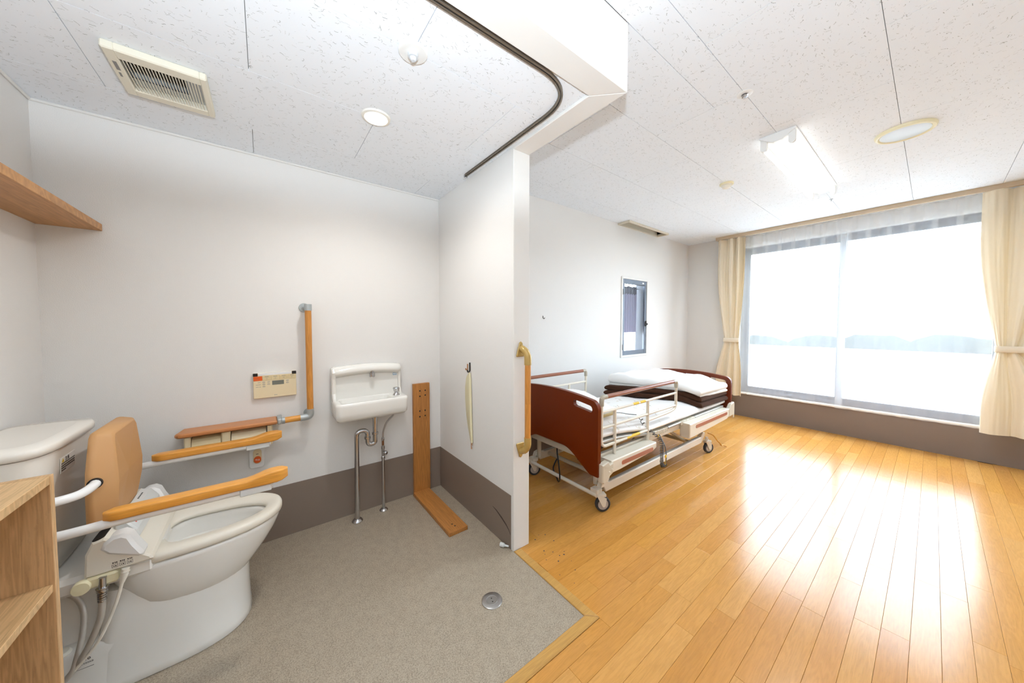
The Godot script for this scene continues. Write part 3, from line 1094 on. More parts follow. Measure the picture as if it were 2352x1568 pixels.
func build_ceiling_fittings() -> void:
	# extractor fan grille
	var t := thing("extractor_fan_grille", "square cream extractor fan grille with black slots in the toilet ceiling", "fan grille", V(-1.355, HT, 0.485))
	var x0 := -1.486
	var x1 := -1.226
	var z0 := 0.345
	var z1 := 0.628
	var y := HT - 0.028
	var ox0 := x0 + 0.032
	var ox1 := x1 - 0.022
	var oz0 := z0 + 0.045
	var oz1 := z1 - 0.05
	var g := Geo.new()
	bx(g, V(x0, y, z0), V(ox0, HT - 0.0005, z1), 0.004)
	bx(g, V(ox1, y, z0), V(x1, HT - 0.0005, z1), 0.004)
	bx(g, V(ox0 - 0.004, y, z0), V(ox1 + 0.004, HT - 0.0005, oz0), 0.004)
	bx(g, V(ox0 - 0.004, y, oz1), V(ox1 + 0.004, HT - 0.0005, z1), 0.004)
	obj("frame", g, M.grille, t)
	# sheet steel fan box above the ceiling, with the blower inside
	g = Geo.new()
	var top := HT + 0.2
	bx(g, V(ox0 - 0.004, HT + 0.0002, oz0 - 0.004), V(ox0 - 0.002, top, oz1 + 0.004))
	bx(g, V(ox1 + 0.002, HT + 0.0002, oz0 - 0.004), V(ox1 + 0.004, top, oz1 + 0.004))
	bx(g, V(ox0 - 0.002, HT + 0.0002, oz0 - 0.004), V(ox1 + 0.002, top, oz0 - 0.002))
	bx(g, V(ox0 - 0.002, HT + 0.0002, oz1 + 0.002), V(ox1 + 0.002, top, oz1 + 0.004))
	bx(g, V(ox0 - 0.004, top, oz0 - 0.004), V(ox1 + 0.004, top + 0.002, oz1 + 0.004))
	obj("fan_box", g, M.galvanised, t)
	g = Geo.new()
	lathe(g, [Vector2(0, 0.10), Vector2(0.07, 0.10), Vector2(0.07, 0.18), Vector2(0.0, 0.18)], 24, Transform3D(Basis(), V((ox0 + ox1) / 2.0, HT, (oz0 + oz1) / 2.0)))
	obj("blower", g, M.galvanised, t)
	g = Geo.new()
	bx(g, V(ox1 - 0.045, HT - 0.004, oz0), V(ox1 + 0.0015, HT + 0.0002, oz1))
	bx(g, V(ox0 - 0.0015, HT - 0.004, oz0), V(ox1 - 0.045, HT + 0.0002, oz0 + 0.045))
	obj("damper_plate", g, M.steel, t)
	var n := 24
	for i in n - 1:
		var x := lerpf(ox0, ox1, (i + 1.0) / n)
		g = Geo.new()
		bx(g, V(x - 0.0013, y + 0.001, oz0 - 0.001), V(x + 0.0013, y + 0.004, oz1 + 0.001), 0.0005)
		obj("slat", g, M.grille, t)
	g = Geo.new()
	bx(g, V(x0 + 0.012, y - 0.0006, oz1 - 0.07), V(x0 + 0.022, y + 0.001, oz1 - 0.02))
	bx(g, V(x0 + 0.012, y - 0.0006, oz1 - 0.11), V(x0 + 0.018, y + 0.001, oz1 - 0.085))
	obj("printed_mark", g, M.greybar, t)
	# downlight
	t = thing("downlight", "round recessed downlight glowing in the toilet ceiling", "ceiling light", V(-0.648, HT, 0.748))
	g = Geo.new()
	lathe(g, [Vector2(0.047, -0.004), Vector2(0.05, -0.0095), Vector2(0.060, -0.007), Vector2(0.0625, -0.0003), Vector2(0.047, -0.0003)], 40, Transform3D(Basis(), V(-0.648, HT, 0.748)))
	obj("ring", g, M.lampring, t)
	g = Geo.new()
	disc(g, V(-0.648, HT - 0.0006, 0.748), 0.0468, 0.006, 0.002, 40)
	obj("lamp_lens", g, M.glow, t)
	var l := SpotLight3D.new()
	l.name = "downlight_beam"
	t.add_child(l)
	l.position = V(0, -0.02, 0)
	l.rotation = V(-PI / 2.0, 0, 0)
	l.spot_angle = 85.0
	l.spot_angle_attenuation = 0.8
	l.light_energy = 0.85
	l.light_size = 0.045
	l.light_color = Color(0.99, 0.985, 0.97)
	l.spot_range = 12.0
	l.spot_attenuation = 2.0
	l.shadow_enabled = true
	# presence sensor
	t = thing("presence_sensor", "round white presence sensor on the toilet ceiling joint", "sensor", V(-0.643, HT, 1.196))
	g = Geo.new()
	lathe(g, [Vector2(0, -0.0003), Vector2(0.049, -0.0003), Vector2(0.049, -0.004), Vector2(0.046, -0.007), Vector2(0.02, -0.009), Vector2(0, -0.009)], 40, Transform3D(Basis(), V(-0.643, HT, 1.196)))
	obj("plate", g, M.plastic_w, t)
	g = Geo.new()
	lathe(g, [Vector2(0, -0.008), Vector2(0.0185, -0.008), Vector2(0.017, -0.020), Vector2(0.012, -0.021), Vector2(0.011, -0.026), Vector2(0.007, -0.031), Vector2(0, -0.033)], 28, Transform3D(Basis(), V(-0.643, HT, 1.196)))
	obj("lens", g, M.opal, t)
	# curtain track on the toilet ceiling
	t = thing("curtain_track", "dark metal curtain track curving round the toilet ceiling corner", "curtain rail", V(-0.1, HT, 1.3))
	var path := bend([V(-0.042, HT - 0.008, 0.50), V(-0.042, HT - 0.008, 1.418), V(-1.80, HT - 0.008, 1.418)], 0.20, 16)
	for e in [[-0.0062, 0.0032, "rail"], [0.0062, 0.0032, "rail"], [0.0, 0.0, "channel"]]:
		g = Geo.new()
		var off := []
		for i in path.size():
			var a: Vector3 = path[maxi(i - 1, 0)]
			var b: Vector3 = path[mini(i + 1, path.size() - 1)]
			var sd := (b - a).normalized().cross(Vector3.UP)
			off.append(path[i] + sd * e[0])
		if e[2] == "rail":
			tube(g, off, 0.0042, 8)
		else:
			var rr := []
			for i in off.size():
				var a: Vector3 = path[maxi(i - 1, 0)]
				var b: Vector3 = path[mini(i + 1, path.size() - 1)]
				var sd := (b - a).normalized().cross(Vector3.UP) * 0.0095
				rr.append(PackedVector3Array([off[i] + sd + V(0, 0.0035, 0), off[i] - sd + V(0, 0.0035, 0), off[i] - sd + V(0, 0.0075, 0), off[i] + sd + V(0, 0.0075, 0)]))
			loft(g, rr, true, true, true, -1)
		obj(e[2], g, M.track, t)
	g = Geo.new()
	bx(g, V(-0.053, HT - 0.019, 0.488), V(-0.031, HT - 0.0005, 0.5), 0.002)
	obj("end_stop", g, M.chrome, t)
	# fluorescent fitting
	var fx0 := 1.50
	var fx1 := 2.86
	t = thing("fluorescent_light", "twin-tube fluorescent fitting with white base on the bedroom ceiling, lit", "ceiling light", V(2.18, HB, 1.69))
	g = Geo.new()
	extrude(g, [Vector2(-1.60, 0.0), Vector2(-1.785, 0.0), Vector2(-1.785, -0.008), Vector2(-1.715, -0.052), Vector2(-1.67, -0.052), Vector2(-1.60, -0.008)], fx1 - fx0, Transform3D(Basis(V(0, 0, -1), V(0, 1, 0), V(1, 0, 0)), V(fx0, HB - 0.0005, 0)), 0.0015)
	obj("base", g, M.plastic_w, t)
	for z in [1.622, 1.763]:
		g = Geo.new()
		tube(g, [V(fx0 + 0.035, HB - 0.067, z), V(fx1 - 0.035, HB - 0.067, z)], 0.0145, 16)
		obj("lamp_tube", g, M.tubeglow, t)
		for x in [fx0 + 0.022, fx1 - 0.022]:
			g = Geo.new()
			extrude(g, rrect(-0.017, -0.088, 0.017, -0.005, 0.015), 0.026, Transform3D(Basis(V(0, 0, -1), V(0, 1, 0), V(1, 0, 0)), V(x - 0.013, HB, z)), 0.002)
			obj("socket", g, M.plastic_w, t)
	for z in [1.622, 1.763]:
		var al := AreaLight3D.new()
		al.name = "tube_light"
		t.add_child(al, true)
		al.position = V(0, -0.083, z - 1.69)
		al.rotation = V(-PI / 2.0, 0, 0)
		al.area_size = Vector2(1.27, 0.028)
		al.light_energy = 1.4
		al.light_color = Color(0.88, 0.95, 1.0)
		al.area_range = 12.0
		al.shadow_enabled = true
	# round unlit ceiling lamp
	t = thing("round_ceiling_lamp", "flat round unlit ceiling lamp with yellowed rim near the window", "ceiling lamp", V(2.117, HB, 2.18))
	g = Geo.new()
	lathe(g, [Vector2(0.105, -0.0003), Vector2(0.128, -0.0003), Vector2(0.128, -0.006), Vector2(0.122, -0.016), Vector2(0.112, -0.018), Vector2(0.105, -0.012)], 48, Transform3D(Basis(), V(2.117, HB, 2.18)))
	obj("rim", g, M.yellowed, t)
	g = Geo.new()
	lathe(g, [Vector2(0, -0.0005), Vector2(0.1048, -0.0005), Vector2(0.1048, -0.013), Vector2(0.08, -0.018), Vector2(0, -0.021)], 48, Transform3D(Basis(), V(2.117, HB, 2.18)))
	obj("diffuser", g, M.opal, t)
	# sprinkler
	t = thing("sprinkler_head", "small chrome sprinkler head with white plate in a ceiling joint", "sprinkler", V(0.94, HB, 1.69))
	g = Geo.new()
	lathe(g, [Vector2(0.016, -0.0003), Vector2(0.036, -0.0003), Vector2(0.036, -0.003), Vector2(0.030, -0.006), Vector2(0.016, -0.006)], 32, Transform3D(Basis(), V(0.94, HB, 1.69)))
	obj("plate", g, M.plastic_w, t)
	g = Geo.new()
	lathe(g, [Vector2(0, -0.0005), Vector2(0.0158, -0.0005), Vector2(0.0158, -0.008), Vector2(0.009, -0.009), Vector2(0.008, -0.016), Vector2(0.013, -0.0165), Vector2(0.013, -0.0185), Vector2(0, -0.019)], 24, Transform3D(Basis(), V(0.94, HB, 1.69)))
	obj("nozzle", g, M.chrome, t)
	# smoke detector
	t = thing("smoke_detector", "round cream smoke detector on the ceiling nearer the vent box", "smoke detector", V(2.09, HB, 1.212))
	g = Geo.new()
	lathe(g, [Vector2(0, -0.0003), Vector2(0.052, -0.0003), Vector2(0.052, -0.010), Vector2(0.048, -0.014), Vector2(0, -0.014)], 32, Transform3D(Basis(), V(2.09, HB, 1.212)))
	obj("plate", g, M.yellowed, t)
	g = Geo.new()
	lathe(g, [Vector2(0, -0.013), Vector2(0.042, -0.013), Vector2(0.042, -0.020), Vector2(0.034, -0.021), Vector2(0.034, -0.026), Vector2(0.030, -0.036), Vector2(0.02, -0.042), Vector2(0, -0.043)], 32, Transform3D(Basis(), V(2.09, HB, 1.212)))
	obj("chamber", g, M.plastic, t)
	# small metal eye behind the fluorescent fitting
	t = thing("ceiling_hook", "tiny metal eye in the ceiling joint between the tubes and the curtains", "hook", V(3.28, HB, 1.69))
	g = Geo.new()
	lathe(g, [Vector2(0, -0.0003), Vector2(0.014, -0.0003), Vector2(0.013, -0.004), Vector2(0, -0.005)], 16, Transform3D(Basis(), V(3.28, HB, 1.69)))
	obj("plate", g, M.steel, t)
	g = Geo.new()
	tube(g, [V(3.272, HB - 0.004, 1.69), V(3.272, HB - 0.016, 1.69), V(3.28, HB - 0.021, 1.69), V(3.288, HB - 0.016, 1.69), V(3.288, HB - 0.004, 1.69)], 0.0025, 6)
	obj("eye", g, M.steel, t)
const ZC := 0.47   # middle of the toilet

func build_toilet() -> void:
	var t := thing("toilet", "white ceramic toilet with tank and washing seat beside the wooden cabinet", "toilet", V(-1.45, 0, ZC))
	var g := Geo.new()
	# pedestal
	loft(g, [egg(-1.40, ZC, 0.250, 0.16, 0.172, 0.0, 2.6, 10), egg(-1.40, ZC, 0.256, 0.16, 0.178, 0.008, 2.6, 10), egg(-1.40, ZC, 0.252, 0.16, 0.174, 0.03, 2.6, 10), egg(-1.40, ZC, 0.249, 0.155, 0.166, 0.14, 2.6, 10), egg(-1.40, ZC, 0.250, 0.15, 0.158, 0.24, 2.6, 8), egg(-1.40, ZC, 0.25, 0.145, 0.15, 0.34, 2.6, 6)])
	obj("pedestal", g, M.ceramic, t)
	g = Geo.new()
	loft(g, [egg(-1.65, ZC, 0.19, 0.15, 0.170, 0.0, 12, 12), egg(-1.65, ZC, 0.19, 0.15, 0.176, 0.008, 12, 12), egg(-1.65, ZC, 0.19, 0.15, 0.172, 0.03, 12, 12), egg(-1.65, ZC, 0.19, 0.15, 0.1645, 0.14, 12, 12), egg(-1.65, ZC, 0.19, 0.15, 0.1635, 0.165, 12, 12), egg(-1.65, ZC, 0.185, 0.15, 0.156, 0.182, 12, 12), egg(-1.65, ZC, 0.18, 0.15, 0.12, 0.187, 12, 12)])
	loft(g, [egg(-1.67, ZC, 0.14, 0.13, 0.115, 0.17, 6, 6), egg(-1.67, ZC, 0.14, 0.13, 0.10, 0.23, 6, 6), egg(-1.67, ZC, 0.14, 0.13, 0.10, 0.40, 6, 6)])
	obj("foot", g, M.ceramic, t)
	g = Geo.new()
	lathe(g, [Vector2(0.0, 0.0), Vector2(0.024, 0.0), Vector2(0.024, 0.004), Vector2(0.018, 0.011), Vector2(0.0, 0.014)], 24, Transform3D(Basis(), V(-1.628, 0.180, 0.612)))
	obj("bolt_cap", g, M.plastic, t)
	# bowl, outside and inside in one skin
	g = Geo.new()
	var cx := -1.33
	var rings := [egg(cx, ZC, 0.165, 0.10, 0.12, 0.19, 2.2, 3), egg(cx, ZC, 0.186, 0.13, 0.150, 0.225, 2.2, 3), egg(cx, ZC, 0.215, 0.16, 0.168, 0.262, 2.2, 3), egg(cx, ZC, 0.247, 0.18, 0.178, 0.305, 2.2, 3), egg(cx, ZC, 0.276, 0.2, 0.184, 0.352, 2.2, 3.4), egg(cx, ZC, 0.293, 0.21, 0.187, 0.392, 2.2, 3.6), egg(cx, ZC, 0.293, 0.21, 0.187, 0.404, 2.2, 3.6), egg(cx, ZC, 0.287, 0.205, 0.181, 0.4095, 2.2, 3.6),
		egg(cx, ZC, 0.240, 0.09, 0.112, 0.4095, 2.1, 2.4), egg(cx, ZC, 0.232, 0.085, 0.108, 0.404, 2.1, 2.4), egg(cx, ZC, 0.232, 0.09, 0.112, 0.385, 2.1, 2.4), egg(cx, ZC, 0.20, 0.085, 0.10, 0.33, 2.1, 2.4), egg(cx, ZC, 0.13, 0.06, 0.07, 0.272, 2, 2), egg(cx, ZC, 0.08, 0.04, 0.045, 0.235, 2, 2)]
	loft(g, rings, true, true, true)
	obj("bowl", g, M.ceramic, t)
	g = Geo.new()
	loft(g, [egg(cx, ZC, 0.128, 0.058, 0.068, 0.268, 2, 2), egg(cx, ZC, 0.128, 0.058, 0.068, 0.2685, 2, 2)])
	obj("water", g, M.water, t)
	# deck between bowl and tank
	g = Geo.new()
	bx(g, V(-1.82, 0.385, ZC - 0.19), V(-1.40, 0.444, ZC + 0.19), 0.014)
	obj("deck", g, M.ceramic, t)
	# seat ring
	g = Geo.new()
	var outer := egg(cx, ZC, 0.305, 0.142, 0.189, 0.0, 2.2, 5.0, 64)
	var inner := egg(cx, ZC, 0.243, 0.072, 0.103, 0.0, 2.1, 2.6, 64)
	rings = []
	for e in [[0.03, 0.4135], [0.0, 0.420], [0.0, 0.432], [0.05, 0.4395], [0.22, 0.4455], [0.5, 0.444], [0.8, 0.438], [0.95, 0.431], [1.0, 0.424], [0.96, 0.4145], [0.5, 0.4125], [0.03, 0.4135]]:
		var ring := PackedVector3Array()
		for k in 64:
			var p: Vector3 = outer[k].lerp(inner[k], e[0])
			ring.append(V(p.x, e[1], p.z))
		rings.append(ring)
	loft(g, rings, true, false, false)
	obj("seat", g, M.plastic, t)
	# tank
	g = Geo.new()
	loft(g, [egg(-1.735, ZC, 0.090, 0.09, 0.176, 0.445, 4.5, 8), egg(-1.735, ZC, 0.100, 0.09, 0.186, 0.452, 4.5, 8), egg(-1.735, ZC, 0.106, 0.092, 0.194, 0.52, 4.5, 8), egg(-1.735, ZC, 0.112, 0.094, 0.205, 0.68, 4.5, 8), egg(-1.735, ZC, 0.116, 0.094, 0.212, 0.855, 4.5, 8)])
	obj("tank", g, M.tank, t)
	g = Geo.new()
	loft(g, [egg(-1.735, ZC, 0.118, 0.096, 0.214, 0.857, 4.5, 8), egg(-1.735, ZC, 0.126, 0.097, 0.222, 0.862, 4.5, 8), egg(-1.735, ZC, 0.127, 0.097, 0.223, 0.880, 4.5, 8), egg(-1.735, ZC, 0.122, 0.095, 0.217, 0.888, 4.5, 8), egg(-1.735, ZC, 0.09, 0.08, 0.17, 0.892, 4.5, 8)])
	obj("tank_lid", g, M.tank, t)
	# warning sticker on the tank
	g = Geo.new()
	var sx := Transform3D(Basis(V(0, 0, -1), V(0.02, 1, 0).normalized(), V(1, -0.02, 0)), V(-1.6206, 0.795, 0.525))
	extrude(g, rrect(-0.052, -0.026, 0.052, 0.026, 0.002), 0.001, sx)
	var st := obj("warning_sticker", g, M.sticker, t)
	g = Geo.new()
	extrude(g, [Vector2(-0.043, 0.009), Vector2(-0.027, 0.009), Vector2(-0.035, 0.022)], 0.0014, sx)
	obj("warning_triangle", g, M.sticker_y, st)
	g = Geo.new()
	for k in 4:
		var yy := 0.003 - k * 0.0075
		var q := -0.045
		while q < (0.044 if k < 3 else -0.02):
			var w := 0.004 + 0.003 * fmod(absf(q * 731.0 + k * 3.1), 1.0)
			extrude(g, [Vector2(q, yy), Vector2(q + w, yy), Vector2(q + w, yy + 0.0042), Vector2(q, yy + 0.0042)], 0.0013, sx)
			q += w + 0.0018
	glyph(g, CHUU, 0.0135, Vector2(-0.020, 0.009), sx)
	glyph(g, II, 0.0135, Vector2(-0.005, 0.009), sx)
	obj("warning_print", g, M.ink, st)
	# washing unit
	g = Geo.new()
	var prof := [Vector2(-1.553, 0.446), Vector2(-1.549, 0.52), Vector2(-1.534, 0.556), Vector2(-1.508, 0.563), Vector2(-1.478, 0.542), Vector2(-1.452, 0.505), Vector2(-1.402, 0.449), Vector2(-1.394, 0.430), Vector2(-1.402, 0.446 - 0.0), Vector2(-1.47, 0.446)]
	prof = [Vector2(-1.553, 0.4445), Vector2(-1.549, 0.52), Vector2(-1.534, 0.556), Vector2(-1.508, 0.563), Vector2(-1.478, 0.542), Vector2(-1.452, 0.500), Vector2(-1.405, 0.462), Vector2(-1.400, 0.448), Vector2(-1.41, 0.4445)]
	extrude(g, prof, 0.415, side_xf(V(0, 0, ZC - 0.2)), 0.006)
	var wu := obj("washing_unit", g, M.plastic, t)
	g = Geo.new()
	extrude(g, [Vector2(-1.516, 0.528), Vector2(-1.508, 0.548), Vector2(-1.488, 0.563), Vector2(-1.466, 0.564), Vector2(-1.450, 0.552), Vector2(-1.438, 0.520), Vector2(-1.420, 0.484), Vector2(-1.421, 0.474), Vector2(-1.434, 0.472), Vector2(-1.500, 0.507)], 0.060, side_xf(V(0, 0, 0.634)), 0.009, true)
	obj("hinge_cover", g, M.plastic_w, wu)
	g = Geo.new()
	extrude(g, [Vector2(-1.516, 0.528), Vector2(-1.508, 0.548), Vector2(-1.488, 0.563), Vector2(-1.466, 0.564), Vector2(-1.450, 0.552), Vector2(-1.438, 0.520), Vector2(-1.420, 0.484), Vector2(-1.421, 0.474), Vector2(-1.434, 0.472), Vector2(-1.500, 0.507)], 0.060, side_xf(V(0, 0, 0.248)), 0.009, true)
	obj("hinge_cover", g, M.plastic_w, wu)
	g = Geo.new()
	extrude(g, [Vector2(-1.500, 0.555), Vector2(-1.497, 0.578), Vector2(-1.470, 0.573), Vector2(-1.447, 0.540), Vector2(-1.443, 0.512), Vector2(-1.46, 0.505)], 0.30, side_xf(V(0, 0, 0.322)), 0.005)
	var pn := obj("control_bar", g, M.panel_grey, wu)
	g = Geo.new()
	for k in 5:
		bx(g, V(-1.487, 0.5768, 0.37 + k * 0.013), V(-1.483, 0.5778, 0.375 + k * 0.013))
	obj("indicator_dots", g, M.black, pn)
	g = Geo.new()
	lathe(g, [Vector2(0, 0.0), Vector2(0.005, 0.0), Vector2(0.005, 0.0006), Vector2(0, 0.0008)], 12, frame_at(V(-1.458, 0.5566, 0.590), V(0.57, -0.82, 0), V(0.82, 0.57, 0)))
	bx(g, V(-1.4615, 0.5605, 0.570), V(-1.4605, 0.5625, 0.584))
	obj("red_mark", g, M.redmark, pn)
	g = Geo.new()
	extrude(g, rrect(-0.014, -0.04, 0.014, 0.04, 0.012), 0.002, frame_at(V(-1.5225, 0.5592, 0.640), V(0.966, 0.26, 0), V(0, 0, -1)))
	obj("sensor_window", g, M.black, wu)
	# instruction label under the hinge cover
	g = Geo.new()
	bx(g, V(-1.497, 0.453, 0.685), V(-1.443, 0.479, 0.6856))
	var lb := obj("button_label", g, M.plastic, wu)
	g = Geo.new()
	for k in 3:
		var q := -1.493 + k * 0.0165
		for e in [[0, 0, 0.013, 0.0008], [0, 0.0105, 0.013, 0.0113], [0, 0, 0.0008, 0.0113], [0.0122, 0, 0.013, 0.0113], [0.003, 0.0035, 0.0055, 0.0065], [0.007, 0.003, 0.010, 0.007], [0.001, 0.0145, 0.0045, 0.0185], [0.006, 0.0145, 0.0085, 0.0185], [0.0095, 0.014, 0.012, 0.0185]]:
			bx(g, V(q + e[0], 0.456 + e[1], 0.6854), V(q + e[2], 0.456 + e[3], 0.6860))
	obj("label_print", g, M.ink, lb)
	# valve, knob, hoses and cable
	g = Geo.new()
	bx(g, V(-1.552, 0.408, 0.655), V(-1.480, 0.4444, 0.690), 0.006)
	obj("valve_block", g, M.yellowed, wu)
	g = Geo.new()
	lathe(g, [Vector2(0, 0), Vector2(0.021, 0), Vector2(0.021, 0.016), Vector2(0.019, 0.02), Vector2(0, 0.021)], 24, frame_at(V(-1.556, 0.424, 0.680), V(1, 0, 0), V(0, 0, 1)))
	obj("valve_knob", g, M.yellowed, wu)
	g = Geo.new()
	tube(g, [V(-1.511, 0.44, 0.694), V(-1.513, 0.408, 0.694)], 0.009, 12)
	lathe(g, [Vector2(0, 0), Vector2(0.015, 0), Vector2(0.015, -0.004), Vector2(0.013, -0.006), Vector2(0.013, -0.016), Vector2(0, -0.016)], 6, Transform3D(Basis(), V(-1.513, 0.408, 0.694)))
	for k in 4:
		lathe(g, [Vector2(0, 0), Vector2(0.0105, 0), Vector2(0.0105, -0.005), Vector2(0, -0.005)], 16, Transform3D(Basis(), V(-1.514, 0.389 - k * 0.007, 0.694)))
	obj("hose_nut", g, M.chrome, wu)
	g = Geo.new()
	tube(g, spline([V(-1.514, 0.37, 0.694), V(-1.519, 0.31, 0.692), V(-1.540, 0.245, 0.688), V(-1.562, 0.195, 0.682), V(-1.580, 0.160, 0.676), V(-1.64, 0.10, 0.675), V(-1.72, 0.08, 0.68)]), 0.0085, 12)
	obj("water_hose", g, M.braid, wu)
	g = Geo.new()
	tube(g, spline([V(-1.62, 0.384, 0.61), V(-1.592, 0.355, 0.61), V(-1.575, 0.31, 0.62), V(-1.572, 0.25, 0.64), V(-1.578, 0.19, 0.668), V(-1.59, 0.15, 0.685), V(-1.65, 0.10, 0.69), V(-1.72, 0.09, 0.69)]), 0.0075, 12)
	obj("water_hose", g, M.braid, wu)
	g = Geo.new()
	tube(g, [V(-1.462, 0.445, 0.690), V(-1.467, 0.418, 0.692), V(-1.472, 0.400, 0.692)], [0.0095, 0.0085, 0.006], 12)
	for k in 3:
		lathe(g, [Vector2(0.005, 0.002), Vector2(0.0105 - k * 0.001, 0.002), Vector2(0.0105 - k * 0.001, -0.002), Vector2(0.005, -0.002)], 14, Transform3D(Basis(), V(-1.463 - k * 0.0025, 0.435 - k * 0.010, 0.691)))
	tube(g, spline([V(-1.471, 0.402, 0.692), V(-1.485, 0.342, 0.692), V(-1.507, 0.276, 0.690), V(-1.532, 0.222, 0.688), V(-1.566, 0.176, 0.684), V(-1.597, 0.146, 0.682), V(-1.66, 0.12, 0.68), V(-1.75, 0.11, 0.68)]), 0.0045, 10)
	obj("power_cable", g, M.plastic, wu)
	# maker's marks on the foot
	var mk := V(-1.574, 0.150, ZC + 0.1648)
	text(t, "maker_mark", "TOTO", 0.011, M.ink, Transform3D(Basis(), mk))
	text(t, "model_mark", "CS80AB", 0.0075, M.greybar, Transform3D(Basis(), mk + V(0.006, -0.013, 0)))
	g = Geo.new()
	bx(g, mk + V(-0.020, -0.034, -0.0008), mk + V(0.020, -0.027, 0.0008))
	obj("bar_label", g, M.greybar, t)
	g = Geo.new()
	tube(g, [mk + V(-0.026, -0.016, 0), mk + V(-0.021, -0.012, 0), mk + V(-0.017, -0.016, 0), mk + V(-0.021, -0.021, 0), mk + V(-0.026, -0.016, 0), mk + V(-0.017, -0.010, 0)], 0.0008, 6)
	obj("emblem", g, M.greybar, t)

# tiny dot-matrix characters: rows of text, x = filled
const CHUU := ["..x..x....", "x..x.x....", ".x..xxxxx.", "......x...", "x..xxxxxxx", ".x....x...", "......x...", "x...xxxxx.", "x.....x...", ".x.xxxxxxx"]
const II := ["....x.....", ".xxxxxxxx.", "...x..x...", "xxxxxxxxxx", "..xxxxxx..", "..x.xx.x..", "..xxxxxx..", "x..x..x..x", "x..x....xx", "...xxxxx.."]
const YOBI := ["xxx...xxx.", "x.x.xx.x..", "x.x..x.x.x", "x.x..xxxx.", "x.x.xxxxxx", "xxx....x..", ".......x..", ".......x..", ".....x.x..", "......x..."]
const DASHI := [".....x....", ".x...x..x.", ".x...x..x.", ".x...x..x.", ".xxxxxxxx.", ".....x....", "x....x...x", "x....x...x", "x....x...x", "xxxxxxxxxx"]

func glyph(g: Geo, rows: Array, size: float, at: Vector2, xf: Transform3D, depth := 0.0014) -> void:
	var s := size / 10.0
	for j in rows.size():
		var row: String = rows[j]
		var i := 0
		while i < row.length():
			if row[i] == "x":
				var e := i
				while e < row.length() and row[e] == "x":
					e += 1
				var y := at.y + size - (j + 1) * s
				extrude(g, [Vector2(at.x + i * s, y), Vector2(at.x + e * s, y), Vector2(at.x + e * s, y + s), Vector2(at.x + i * s, y + s)], depth, xf)
				i = e
			i += 1

func arm_pad(z: float) -> Geo:
	# wooden rest seen from the side, thicker and raised at the front
	var g := Geo.new()
	var n := 26
	var rings := []
	for i in n + 1:
		var u := float(i) / n
		var x := lerpf(-1.487, -1.012, u)
		var rise := smoothstep(0.72, 0.9, u) * 0.017
		var top := 0.680 + rise
		var bot := 0.649 + smoothstep(0.93, 1.0, u) * 0.006
		var hw := 0.0235 + 0.003 * smoothstep(0.7, 0.9, u)
		var e := 1.0
		if u < 0.06:
			e = sqrt(maxf(0.0, 1.0 - pow(1.0 - u / 0.06, 2.0)))
		elif u > 0.93:
			e = sqrt(maxf(0.0, 1.0 - pow((u - 0.93) / 0.07, 2.0)))
		e = maxf(e, 0.30)
		hw *= e
		var c := 0.007
		var my := (top + bot) / 2.0
		var hh := (top - bot) / 2.0 * (0.75 + 0.25 * e)
		var ring := PackedVector3Array()
		for q in rrect(-hw, -hh, hw, hh, minf(c, hw * 0.6), 3):
			ring.append(V(x, my + q.y, z + q.x))
		rings.append(ring)
	loft(g, rings)
	return g

